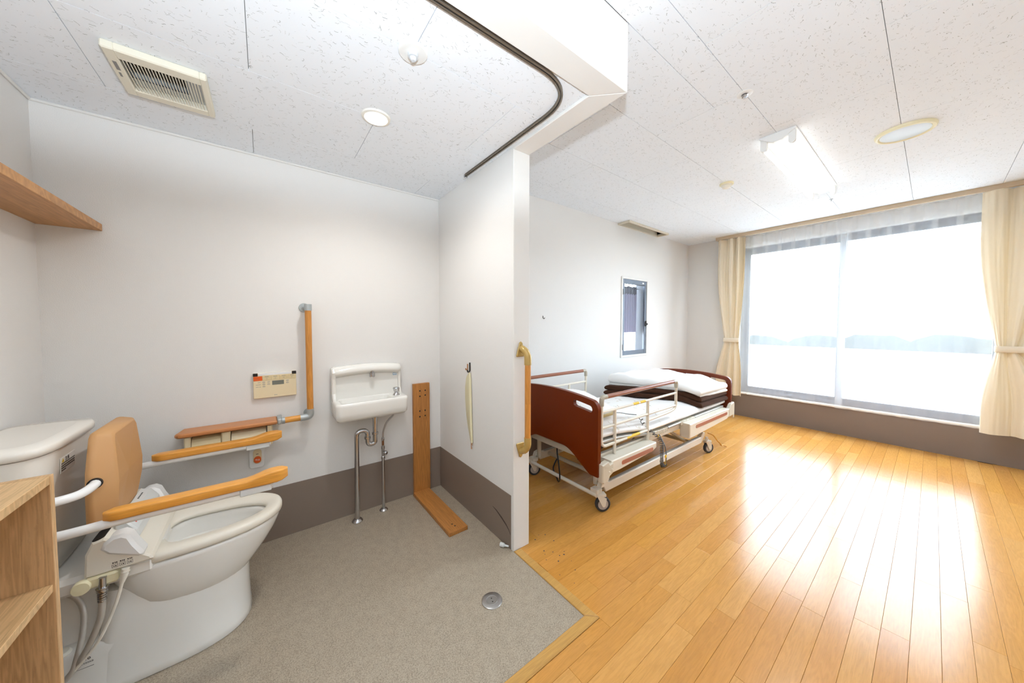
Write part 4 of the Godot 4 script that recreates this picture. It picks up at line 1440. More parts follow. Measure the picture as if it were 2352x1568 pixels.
func build_arm_frame() -> void:
	var t := thing("toilet_support_frame", "white tube support frame with wooden armrests and tan backrest around the toilet", "support frame", V(-1.5, 0.65, ZC))
	for z in [0.758, 0.205]:
		var near: bool = z > 0.5
		var g := Geo.new()
		tube(g, bend([V(-1.822, 0.640, z), V(-1.55, 0.634, z), V(-1.45, 0.6405, z), V(-1.06, 0.6405, z)], 0.08), 0.0145, 14)
		bx(g, V(-1.826, 0.60, z - 0.03), V(-1.812, 0.68, z + 0.03), 0.004)
		var a := obj("arm_tube", g, M.tube_w, t)
		obj("armrest", arm_pad(z), M.arm_wood, t)
		if near:
			a.set_meta("label", "white arm tube on the near side")
		g = Geo.new()
		bx(g, V(-1.16, 0.622, z - 0.018), V(-1.065, 0.648, z + 0.018), 0.003)
		obj("mounting_plate", g, M.panel_grey, t)
	# back tube carrying the pad
	var g := Geo.new()
	tube(g, spline([V(-1.822, 0.735, 0.80), V(-1.70, 0.738, 0.785), V(-1.60, 0.737, 0.755), V(-1.548, 0.733, 0.715), V(-1.530, 0.737, 0.66), V(-1.535, 0.74, 0.60), V(-1.535, 0.74, 0.34), V(-1.530, 0.737, 0.28), V(-1.548, 0.733, 0.225), V(-1.60, 0.737, 0.185), V(-1.70, 0.738, 0.155), V(-1.822, 0.735, 0.14)]), 0.0135, 14)
	bx(g, V(-1.826, 0.70, 0.77), V(-1.812, 0.77, 0.83), 0.004)
	bx(g, V(-1.826, 0.70, 0.11), V(-1.812, 0.77, 0.17), 0.004)
	obj("back_tube", g, M.tube_w, t)
	# backrest pad: small front face, chamfered wide towards the back
	g = Geo.new()
	var front := [Vector2(-0.112, 0.888), Vector2(0.112, 0.888), Vector2(0.125, 0.870), Vector2(0.142, 0.72), Vector2(0.142, 0.66), Vector2(0.118, 0.585), Vector2(0.10, 0.570), Vector2(-0.10, 0.570), Vector2(-0.118, 0.585), Vector2(-0.142, 0.66), Vector2(-0.142, 0.72), Vector2(-0.125, 0.870)]
	var back := [Vector2(-0.118, 0.896), Vector2(0.118, 0.896), Vector2(0.132, 0.885), Vector2(0.172, 0.775), Vector2(0.180, 0.70), Vector2(0.180, 0.60), Vector2(0.16, 0.575), Vector2(-0.16, 0.575), Vector2(-0.180, 0.60), Vector2(-0.180, 0.70), Vector2(-0.172, 0.775), Vector2(-0.132, 0.885)]
	var rings := []
	for e in [[0.0, -1.554, 0.96], [0.0, -1.549, 0.99], [0.0, -1.541, 1.0], [0.12, -1.533, 1.0], [0.85, -1.509, 1.0], [1.0, -1.503, 0.985], [1.0, -1.5, 0.95]]:
		var ring := PackedVector3Array()
		for k in front.size():
			var p: Vector2 = back[k].lerp(front[k], e[0])
			ring.append(V(e[1] + (0.012 * sin((p.y - 0.57) / 0.32 * PI) if e[0] > 0.8 else 0.0), 0.73 + (p.y - 0.73) * e[2], ZC + p.x * e[2]))
		# subdivide each side for a smoother outline
		rings.append(ring)
	loft(g, rings, true, true, true, 0)
	obj("backrest", g, M.pad, t)
	for z in [ZC + 0.176, ZC - 0.176]:  # solid discs, coloured black to paint in the shade of the tube notches
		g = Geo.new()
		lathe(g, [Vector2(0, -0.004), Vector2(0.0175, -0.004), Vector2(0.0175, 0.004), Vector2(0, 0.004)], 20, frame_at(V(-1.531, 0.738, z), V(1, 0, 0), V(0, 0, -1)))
		obj("notch_shade_disc", g, M.black, t)

func build_cabinet() -> void:
	var xf := -1.52
	var z0 := 0.932
	var z1 := 1.80
	var top := 0.876
	var t := thing("open_shelf_cabinet", "low open light oak cabinet with one shelf standing by the left wall", "cabinet", V(-1.67, 0, 1.36))
	var w := 0.019
	var g := Geo.new()
	bx(g, V(XL + 0.004, 0, z0), V(xf, top, z0 + w), 0.001)
	obj("side_panel", g, M.cab_v, t)
	g = Geo.new()
	bx(g, V(XL + 0.004, 0, z1 - w), V(xf, top, z1), 0.001)
	obj("side_panel", g, M.cab_v, t)
	g = Geo.new()
	bx(g, V(XL + 0.004, top - 0.022, z0 + w), V(xf - 0.001, top - 0.0005, z1 - w), 0.001)
	obj("top_board", g, M.cab_h, t)
	g = Geo.new()
	bx(g, V(XL + 0.022, 0.572, z0 + w), V(xf - 0.004, 0.592, z1 - w), 0.001)
	obj("shelf_board", g, M.cab_h, t)
	g = Geo.new()
	bx(g, V(XL + 0.022, 0.30, z0 + w), V(xf - 0.004, 0.32, z1 - w), 0.001)
	obj("shelf_board", g, M.cab_h, t)
	g = Geo.new()
	bx(g, V(XL + 0.022, 0.05, z0 + w), V(xf - 0.004, 0.07, z1 - w), 0.001)
	obj("bottom_board", g, M.cab_h, t)
	g = Geo.new()
	bx(g, V(XL + 0.006, 0.02, z0 + w), V(XL + 0.020, top - 0.022, z1 - w))
	obj("back_panel", g, M.cab_v, t)
	# high wall shelf
	g = Geo.new()
	bx(g, V(XL, 1.690, 0.001), V(-1.651, 1.721, 1.40), 0.0012)
	tag(obj("wall_shelf", g, M.shelf, self, V(-1.74, 1.69, 0.7)), "orange-brown wooden shelf board high on the wall above the toilet tank", "shelf")

func build_wall_things() -> void:
	# paper holder with wooden ledge
	var t := thing("paper_holder", "double toilet paper holder with wooden ledge on the wall beside the toilet", "paper holder", V(-1.23, 0.6, 0.05))
	var g := Geo.new()
	extrude(g, [Vector2(-1.028, -0.003), Vector2(-1.415, -0.003)] + arc2(Vector2(-1.408, -0.098), 0.024, 150, 270, 6) + [Vector2(-1.028, -0.122)], 0.021, flat_xf(V(0, 0.710, 0)), 0.006)
	obj("ledge", g, M.ledge_wood, t)
	for x in [-1.388, -1.245, -1.062]:
		g = Geo.new()
		var w := 0.024 if x != -1.245 else 0.036
		bx(g, V(x - w / 2.0, 0.60, 0.003), V(x + w / 2.0, 0.7098, 0.105), 0.005)
		obj("bracket", g, M.cream, t)
	g = Geo.new()
	var lid := []
	for k in 9:
		var a := deg_to_rad(lerpf(100, -25, k / 8.0))
		lid.append(Vector2(0.045 + 0.062 * cos(a), 0.640 + 0.058 * sin(a)))
	for k in 9:
		var a := deg_to_rad(lerpf(-25, 100, k / 8.0))
		lid.append(Vector2(0.045 + 0.059 * cos(a), 0.640 + 0.055 * sin(a)))
	# profile in (z, y) pushed along x
	var zy := Transform3D(Basis(V(0, 0, 1), V(0, 1, 0), V(-1, 0, 0)), V(-1.265, 0, 0))
	extrude(g, lid, 0.109, zy)
	obj("roll_cover", g, M.cream_d, t)
	g = Geo.new()
	zy.origin.x = -1.078
	extrude(g, lid, 0.146, zy)
	obj("roll_cover", g, M.cream, t)
	for e in [[-1.37, -1.27], [-1.22, -1.085]]:
		g = Geo.new()
		tube(g, [V(e[0], 0.632, 0.05), V(e[1], 0.632, 0.05)], 0.045, 24)
		obj("paper_roll", g, M.paper, t)
	# L-shaped grab rail
	t = thing("grab_rail", "L-shaped wooden grab rail with grey metal joints beside the paper holder", "grab rail", V(-0.872, 0.71, 0.05))
	g = Geo.new()
	bx(g, V(-1.0275, 0.707, 0.004), V(-1.006, 0.736, 0.122), 0.004)
	tube(g, [V(-1.006, 0.718, 0.085), V(-0.992, 0.718, 0.085)], 0.0195, 20)
	obj("end_joint", g, M.joint, t)
	g = Geo.new()
	tube(g, [V(-0.992, 0.718, 0.085), V(-0.915, 0.718, 0.085)], 0.0168, 20)
	obj("rail_bar", g, M.arm_wood, t)
	g = Geo.new()
	tube(g, bend([V(-0.918, 0.718, 0.085), V(-0.868, 0.718, 0.085), V(-0.868, 0.764, 0.085)], 0.022), 0.0195, 20)
	tube(g, [V(-0.868, 0.724, 0.085), V(-0.868, 0.724, 0.004)], 0.012, 14)
	lathe(g, [Vector2(0, 0), Vector2(0.028, 0), Vector2(0.026, 0.006), Vector2(0, 0.008)], 20, frame_at(V(-0.868, 0.724, 0.001), V(1, 0, 0), V(0, 0, 1)))
	obj("elbow_joint", g, M.joint, t)
	g = Geo.new()
	tube(g, [V(-0.868, 0.760, 0.085), V(-0.868, 1.350, 0.085)], 0.0168, 20)
	obj("rail_bar", g, M.rail_wood, t)
	g = Geo.new()
	tube(g, [V(-0.868, 1.345, 0.085), V(-0.868, 1.382, 0.085)], 0.0195, 20)
	tube(g, [V(-0.872, 1.364, 0.075), V(-0.880, 1.364, 0.004)], 0.012, 14)
	lathe(g, [Vector2(0, 0), Vector2(0.028, 0), Vector2(0.026, 0.006), Vector2(0, 0.008)], 20, frame_at(V(-0.880, 1.364, 0.001), V(1, 0, 0), V(0, 0, 1)))
	obj("end_joint", g, M.joint, t)
	# toilet remote
	t = thing("toilet_remote", "cream toilet remote control with orange stop button on the wall", "remote control", V(-1.03, 0.845, 0.01))
	g = Geo.new()
	bx(g, V(-1.130, 0.846, 0.0005), V(-0.930, 0.988, 0.022), 0.002)
	obj("body", g, M.cream, t)
	for e in [[-1.130, -1.110], [-0.950, -0.930]]:
		g = Geo.new()
		bx(g, V(e[0] - 0.0005, 0.972, 0.012), V(e[1] + 0.0005, 0.9885, 0.0235), 0.001)
		obj("end_cap", g, M.black, t)
	g = Geo.new()
	bx(g, V(-1.108, 0.974, 0.012), V(-0.952, 0.9882, 0.0232), 0.001)
	obj("top_bar", g, M.plastic_w, t)
	g = Geo.new()
	bx(g, V(-1.1290, 0.946, 0.015), V(-1.0895, 0.971, 0.0240), 0.001)
	obj("stop_button", g, M.orange, t)
	for k in 4:
		g = Geo.new()
		var q := -1.0885 + k * 0.0395
		bx(g, V(q, 0.946, 0.015), V(q + 0.0385, 0.971, 0.0236), 0.001)
		var b := obj("button", g, M.cream_d, t)
		g = Geo.new()
		bx(g, V(q + 0.010, 0.9655, 0.0232), V(q + 0.028, 0.968, 0.0239))
		lathe(g, [Vector2(0.0028, 0), Vector2(0.0036, 0), Vector2(0.0036, 0.0006), Vector2(0.0028, 0.0006)], 12, frame_at(V(q + 0.019, 0.9565, 0.0234), V(1, 0, 0), V(0, 0, 1)))
		obj("button_print", g, M.greybar, b)
	g = Geo.new()
	bx(g, V(-1.045, 0.917, 0.015), V(-0.990, 0.941, 0.0228), 0.0006)
	obj("display", g, M.lcd, t)
	for e in [[-1.083, 0.936], [-1.061, 0.936], [-1.083, 0.924], [-1.061, 0.924], [-1.083, 0.912], [-0.973, 0.936], [-0.973, 0.924]]:
		g = Geo.new()
		lathe(g, [Vector2(0.0055, 0), Vector2(0.0068, 0), Vector2(0.0068, 0.0008), Vector2(0.0055, 0.0008)], 16, Transform3D(Basis(V(1, 0, 0), V(0, 0, 1), V(0, -0.65, 0)), V(e[0], e[1], 0.0219)))
		bx(g, V(e[0] - 0.0025, e[1] - 0.0012, 0.0218), V(e[0] + 0.0025, e[1] + 0.0012, 0.0227))
		obj("oval_key", g, M.greybar, t)
	g = Geo.new()
	for e in [[-1.1105, 0.9355, 0.012], [-1.119, 0.9235, 0.022], [-1.119, 0.9115, 0.012], [-1.105, 0.9110, 0.009]]:
		bx(g, V(e[0], e[1] - 0.0008, 0.0218), V(e[0] + e[2], e[1] + 0.001, 0.0226))
	bx(g, V(-1.1105, 0.9530, 0.0236), V(-1.1075, 0.9560, 0.0244))
	obj("print", g, M.greybar, t)
	text(t, "maker_mark", "TOTO", 0.006, M.greybar, Transform3D(Basis(), V(-1.030, 0.8585, 0.0222)))
	# emergency call button
	t = thing("call_button", "white emergency call button plate with orange push on the wall", "call button", V(-1.122, 0.45, 0.01))
	g = Geo.new()
	extrude(g, rrect(-1.158, 0.452, -1.088, 0.572, 0.016), 0.016, side_xf(V(0, 0, 0.0005)), 0.003)
	obj("plate", g, M.plastic_w, t)
	g = Geo.new()
	extrude(g, rrect(-1.140, 0.478, -1.102, 0.560, 0.017), 0.004, side_xf(V(0, 0, 0.0160)), 0.001)
	obj("inset", g, M.cream, t)
	g = Geo.new()
	extrude(g, rrect(-1.137, 0.482, -1.105, 0.520, 0.0155, 6), 0.006, side_xf(V(0, 0, 0.0185)), 0.0015)
	var b2 := obj("push", g, M.orange, t)
	g = Geo.new()
	glyph(g, YOBI, 0.009, Vector2(-1.1305, 0.4965), side_xf(V(0, 0, 0.0240)), 0.001)
	glyph(g, DASHI, 0.009, Vector2(-1.1200, 0.4965), side_xf(V(0, 0, 0.0240)), 0.001)
	obj("push_print", g, M.paper, b2)
	g = Geo.new()
	bx(g, V(-1.127, 0.531, 0.0195), V(-1.116, 0.534, 0.0205))
	obj("plate_print", g, M.ink, t)

func build_basin() -> void:
	var x0 := -0.748
	var x1 := -0.318
	var t := thing("hand_basin", "small white wall-hung hand basin with chrome tap and pipes", "hand basin", V(-0.53, 0.0, 0.06))
	var g := Geo.new()
	# back plate
	extrude(g, rrect(x0, 0.69, x1, 0.992, 0.02), 0.030, side_xf(V(0, 0, 0.0)), 0.006)
	# hood along the top, front edge bowed
	var rings := []
	var n := 20
	for i in n + 1:
		var u := float(i) / n
		var x := lerpf(x0 + 0.001, x1 - 0.001, u)
		var bow := sin(u * PI)
		var top := 0.990 + 0.014 * bow
		var e := minf(1.0, minf(u, 1.0 - u) / 0.05)
		e = sqrt(maxf(0.02, 1.0 - (1.0 - e) * (1.0 - e)))
		var d := (0.070 + 0.006 * bow) * (0.80 + 0.20 * e)
		var ring := PackedVector3Array()
		for q in [Vector2(0.0, top - 0.006), Vector2(0.008, top), Vector2(0.03, top), Vector2(d - 0.016, top - 0.008), Vector2(d - 0.004, top - 0.022), Vector2(d, top - 0.038), Vector2(d - 0.006, top - 0.050), Vector2(0.05, top - 0.056), Vector2(0.03, top - 0.07), Vector2(0.0, top - 0.07)]:
			ring.append(V(x, lerpf(0.96, q.y, 0.85 + 0.15 * e), q.x))
		rings.append(ring)
	loft(g, rings)
	# cheeks
	for e in [[x0, x0 + 0.022, 0.072], [x1 - 0.016, x1, 0.060]]:
		var pr := [Vector2(0.0, 0.74), Vector2(e[2] + 0.03, 0.74), Vector2(e[2] + 0.01, 0.80), Vector2(e[2] - 0.01, 0.83), Vector2(e[2] - 0.012, 0.92), Vector2(e[2] - 0.002, 0.96), Vector2(e[2] - 0.02, 0.985), Vector2(0, 0.985)]
		extrude(g, pr, e[1] - e[0], Transform3D(Basis(V(0, 0, 1), V(0, 1, 0), V(-1, 0, 0)), V(e[1], 0, 0)), 0.006)
	obj("back_panel", g, M.ceramic, t)
	# trough: outer shell and hollow in one skin
	g = Geo.new()
	var cxm := (x0 + x1) / 2.0
	var hx := (x1 - x0) / 2.0
	var rr := func(h: float, zf: float, y: float, cr: float, cxx: float, z0: float) -> PackedVector3Array:
		var o := PackedVector3Array()
		for q in rrect(cxx - h, z0, cxx + h, zf, cr, 6):
			var fr: float = (q.y - z0) / (zf - z0)
			o.append(V(q.x, y, q.y + 0.010 * fr * (1.0 - pow((q.x - cxx) / h, 2.0))))
		return o
	rings = [rr.call(hx - 0.030, 0.150, 0.668, 0.02, cxm, 0.0), rr.call(hx - 0.012, 0.182, 0.674, 0.026, cxm, 0.0), rr.call(hx - 0.002, 0.198, 0.690, 0.03, cxm, 0.0), rr.call(hx, 0.202, 0.72, 0.03, cxm, 0.0), rr.call(hx + 0.002, 0.204, 0.770, 0.03, cxm, 0.0), rr.call(hx, 0.202, 0.782, 0.03, cxm, 0.0), rr.call(hx - 0.006, 0.196, 0.787, 0.028, cxm, 0.0),
		rr.call(hx - 0.058, 0.180, 0.786, 0.03, cxm - 0.028, 0.034), rr.call(hx - 0.066, 0.174, 0.780, 0.03, cxm - 0.028, 0.036), rr.call(hx - 0.075, 0.165, 0.74, 0.03, cxm - 0.028, 0.04), rr.call(hx - 0.10, 0.145, 0.705, 0.03, cxm - 0.028, 0.05), rr.call(0.05, 0.12, 0.695, 0.02, cxm - 0.02, 0.07)]
	loft(g, rings)
	obj("bowl", g, M.ceramic, t)
	g = Geo.new()
	lathe(g, [Vector2(0, 0), Vector2(0.011, 0), Vector2(0.011, -0.012), Vector2(0.0175, -0.014), Vector2(0.0175, -0.038), Vector2(0.014, -0.043), Vector2(0.0, -0.041)], 20, Transform3D(Basis(), V(-0.512, 0.957, 0.062)))
	obj("spout", g, M.chrome, t)
	g = Geo.new()
	lathe(g, [Vector2(0, 0), Vector2(0.019, 0), Vector2(0.019, 0.004), Vector2(0.013, 0.012), Vector2(0.010, 0.018), Vector2(0.013, 0.022), Vector2(0.0185, 0.040), Vector2(0.0165, 0.046), Vector2(0.0, 0.048)], 10, Transform3D(Basis().scaled(V(1.2, 1.15, 1.2)), V(-0.374, 0.786, 0.120)))
	obj("tap_knob", g, M.chrome, t)
	g = Geo.new()
	bx(g, V(-0.368, 0.910, 0.0298), V(-0.342, 0.928, 0.031))
	var lb := obj("blue_label", g, M.sticker_b, t)
	g = Geo.new()
	bx(g, V(-0.366, 0.915, 0.0305), V(-0.344, 0.921, 0.0316))
	obj("label_text", g, M.paper, lb)
	# waste trap
	g = Geo.new()
	lathe(g, [Vector2(0, 0), Vector2(0.026, 0), Vector2(0.022, -0.010), Vector2(0.019, -0.012), Vector2(0.019, -0.022), Vector2(0.0, -0.022)], 20, Transform3D(Basis(), V(-0.510, 0.670, 0.105)))
	tube(g, bend([V(-0.510, 0.665, 0.105), V(-0.510, 0.482, 0.105), V(-0.556, 0.482, 0.105), V(-0.558, 0.580, 0.105), V(-0.622, 0.580, 0.105), V(-0.626, 0.0, 0.105)], 0.034, 8), 0.0148, 18)
	for e in [[-0.510, 0.548], [-0.558, 0.528]]:
		lathe(g, [Vector2(0.012, 0.008), Vector2(0.0195, 0.008), Vector2(0.0195, -0.006), Vector2(0.017, -0.009), Vector2(0.012, -0.009)], 20, Transform3D(Basis(), V(e[0], e[1], 0.105)))
	lathe(g, [Vector2(0.0, 0.001), Vector2(0.033, 0.001), Vector2(0.033, 0.005), Vector2(0.024, 0.016), Vector2(0.0155, 0.020), Vector2(0, 0.020)], 28, Transform3D(Basis(), V(-0.626, 0, 0.105)))
	obj("waste_trap", g, M.chrome, t)
	# supply pipe
	g = Geo.new()
	tube(g, bend([V(-0.384, 0.672, 0.09), V(-0.384, 0.645, 0.09), V(-0.430, 0.605, 0.085), V(-0.452, 0.545, 0.08), V(-0.454, 0.50, 0.08)], 0.03), 0.0058, 12)
	obj("supply_tube", g, M.steel, t)
	g = Geo.new()
	lathe(g, [Vector2(0, 0.50), Vector2(0.008, 0.50), Vector2(0.010, 0.49), Vector2(0.010, 0.482), Vector2(0.0075, 0.478), Vector2(0.0075, 0.446), Vector2(0.012, 0.442), Vector2(0.012, 0.425), Vector2(0.0095, 0.420), Vector2(0.0095, 0.375), Vector2(0.013, 0.370), Vector2(0.013, 0.356), Vector2(0.0, 0.356)], 18, Transform3D(Basis(), V(-0.454, 0, 0.078)))
	lathe(g, [Vector2(0, 0), Vector2(0.012, 0), Vector2(0.015, 0.006), Vector2(0.015, 0.014), Vector2(0.010, 0.020), Vector2(0, 0.022)], 16, frame_at(V(-0.449, 0.398, 0.088), V(0.8, 0, -0.6), V(0.6, 0, 0.8)))
	obj("stop_valve", g, M.chrome, t)
	g = Geo.new()
	tube(g, [V(-0.454, 0.478, 0.078), V(-0.454, 0.448, 0.078)], 0.0078, 14)
	obj("copper_sleeve", g, M.brass, t)
	g = Geo.new()
	tube(g, [V(-0.454, 0.36, 0.078), V(-0.455, 0.0, 0.078)], 0.0098, 16)
	lathe(g, [Vector2(0.0, 0.001), Vector2(0.027, 0.001), Vector2(0.027, 0.004), Vector2(0.018, 0.013), Vector2(0.011, 0.016), Vector2(0, 0.016)], 28, Transform3D(Basis(), V(-0.455, 0, 0.078)))
	obj("supply_pipe", g, M.chrome, t)

func build_corner_things() -> void:
	# L-shaped board
	var t := thing("l_shaped_board", "L-shaped brown wooden board with screw holes leaning in the corner", "wooden board", V(-0.16, 0.001, 0.2))
	var g := Geo.new()
	bx(g, V(-0.221, 0.001, 0.0035), V(-0.096, 0.826, 0.0275), 0.0015)
	obj("upright", g, M.lboard_v, t)
	g = Geo.new()
	bx(g, V(-0.2305, 0.0012, 0.0278), V(-0.106, 0.0255, 0.612), 0.0015)
	obj("foot_board", g, M.lboard_h, t)
	for e in [[-0.172, 0.772], [-0.131, 0.772], [-0.172, 0.732], [-0.131, 0.736], [-0.174, 0.622], [-0.133, 0.622], [-0.174, 0.58], [-0.133, 0.582]]:
		g = Geo.new()
		lathe(g, [Vector2(0, 0), Vector2(0.006, 0), Vector2(0.0055, 0.0008), Vector2(0, 0.0008)], 12, frame_at(V(e[0], e[1], 0.0272), V(1, 0, 0), V(0, 0, 1)))
		obj("screw_hole", g, M.black, t)
	for e in [[-0.176, 0.54], [-0.170, 0.566]]:
		g = Geo.new()
		lathe(g, [Vector2(0, 0), Vector2(0.0055, 0), Vector2(0.005, 0.0008), Vector2(0, 0.0008)], 12, Transform3D(Basis(), V(e[0], 0.0252, e[1])))
		obj("screw_hole", g, M.black, t)
	# hook on the partition
	t = thing("wall_hook", "small black and brown hook stuck on the partition wall", "hook", V(-0.003, 0.98, 0.46))
	g = Geo.new()
	tube(g, bend([V(-0.004, 1.012, 0.470), V(-0.004, 0.955, 0.470), V(-0.020, 0.950, 0.470), V(-0.022, 0.965, 0.470)], 0.01), 0.0048, 10)
	obj("black_hook", g, M.black, t)
	g = Geo.new()
	tube(g, bend([V(-0.004, 1.000, 0.440), V(-0.004, 0.965, 0.440), V(-0.016, 0.960, 0.440), V(-0.018, 0.972, 0.440)], 0.008), 0.004, 10)
	obj("brown_hook", g, M.tail, t)
	# folded cream cloth strap
	t = thing("cloth_strap", "long folded cream cloth strap hanging from the wall hook", "strap", V(-0.01, 0.44, 0.46))
	g = Geo.new()
	var L := [[0.945, 0.462, 0.480], [0.925, 0.436, 0.484], [0.90, 0.424, 0.490], [0.84, 0.410, 0.492], [0.76, 0.410, 0.495], [0.66, 0.424, 0.499], [0.58, 0.446, 0.503], [0.52, 0.468, 0.506], [0.485, 0.482, 0.507]]
	var rings := []
	for e in L:
		var zm: float = lerpf(e[1], e[2], 0.7)
		rings.append(PackedVector3Array([V(-0.004, e[0], e[1]), V(-0.009, e[0], e[1] + 0.004), V(-0.010, e[0], zm - 0.004), V(-0.015, e[0], zm + 0.004), V(-0.013, e[0], e[2] - 0.003), V(-0.005, e[0], e[2]), V(-0.002, e[0], zm)]))
	loft(g, rings)
	tube(g, [V(-0.008, 0.94, 0.470), V(-0.016, 0.958, 0.470)], 0.003, 8)
	obj("cloth", g, M.strap, t)
	g = Geo.new()
	tube(g, [V(-0.008, 0.488, 0.492), V(-0.008, 0.465, 0.490), V(-0.007, 0.443, 0.493)], [0.003, 0.002, 0.0035], 8)
	tube(g, [V(-0.008, 0.488, 0.498), V(-0.008, 0.470, 0.503)], 0.0018, 8)
	obj("tail_cords", g, M.tail, t)
	# door stop on the floor
	t = thing("rubber_stop", "small pale rubber stop lying at the foot of the partition post", "stop", V(-0.016, 0.001, 0.88))
	g = Geo.new()
	lathe(g, [Vector2(0, 0), Vector2(0.011, 0.0), Vector2(0.0125, 0.004), Vector2(0.0125, 0.022), Vector2(0.006, 0.030), Vector2(0.0045, 0.052), Vector2(0, 0.053)], 18, frame_at(V(-0.036, 0.0136, 0.858), V(0.83, 0, -0.55), V(0.55, 0.0, 0.83)))
	obj("stopper", g, M.panel_grey, t)
	# floor drain
	t = thing("floor_drain", "round stainless floor drain cover in the vinyl floor", "drain", V(-0.275, 0.001, 1.13))
	g = Geo.new()
	lathe(g, [Vector2(0, 0.0), Vector2(0.047, 0.0), Vector2(0.0465, 0.003), Vector2(0.044, 0.0045), Vector2(0.025, 0.0045), Vector2(0.0243, 0.0036), Vector2(0.0236, 0.0045), Vector2(0, 0.0045)], 40, Transform3D(Basis(), V(-0.275, 0.001, 1.13)))
	obj("cover", g, M.steel, t)
	for z in [-0.009, 0.009]:
		g = Geo.new()
		lathe(g, [Vector2(0, 0.0), Vector2(0.0028, 0.0), Vector2(0.0028, 0.0012), Vector2(0, 0.0012)], 10, Transform3D(Basis(), V(-0.275 - z * 0.3, 0.0048, 1.13 + z)))
		obj("key_hole", g, M.black, t)
	# handrail on the partition end
	t = thing("post_handrail", "vertical orange wooden handrail with bronze elbow brackets on the partition post", "handrail", V(0.05, 0.55, 0.96))
	var hx := 0.052
	var hz := 0.995
	g = Geo.new()
	tube(g, [V(hx, 0.632, hz), V(hx, 1.062, hz)], 0.0165, 20)
	obj("bar", g, M.rail_wood, t)
	for e in [[1.135, 1.045, 1.0], [0.560, 0.648, -1.0]]:
		g = Geo.new()
		tube(g, bend([V(0.047, e[0], 0.944), V(0.048, e[0] - e[2] * 0.012, 0.975), V(hx, e[0] - e[2] * 0.040, hz), V(hx, e[1], hz)], 0.03, 6), [0.017, 0.0185, 0.0175, 0.0195, 0.0185, 0.0195, 0.0185, 0.0195, 0.0185, 0.0195, 0.0185, 0.0195, 0.019, 0.0195, 0.0195, 0.0195], 18)
		var pl := [Vector2(0.012, e[0] - e[2] * 0.042), Vector2(0.016, e[0] - e[2] * 0.048), Vector2(0.062, e[0] - e[2] * 0.048), Vector2(0.068, e[0] - e[2] * 0.042), Vector2(0.056, e[0] + e[2] * 0.026), Vector2(0.046, e[0] + e[2] * 0.036), Vector2(0.034, e[0] + e[2] * 0.030)]
		extrude(g, pl, 0.008, side_xf(V(0, 0, 0.9402)), 0.003)
		obj("bracket", g, M.gold, t)
	# hook on the long wall
	t = thing("picture_hook", "tiny metal hook on the bedroom wall left of the small window", "hook", V(1.087, 1.32, 0.004))
	g = Geo.new()
	tube(g, bend([V(1.087, 1.345, 0.002), V(1.087, 1.322, 0.004), V(1.092, 1.316, 0.014), V(1.098, 1.328, 0.016)], 0.008), 0.0032, 8)
	obj("wire", g, M.dark, t)
const BZ0 := 0.22
const BZ1 := 1.07

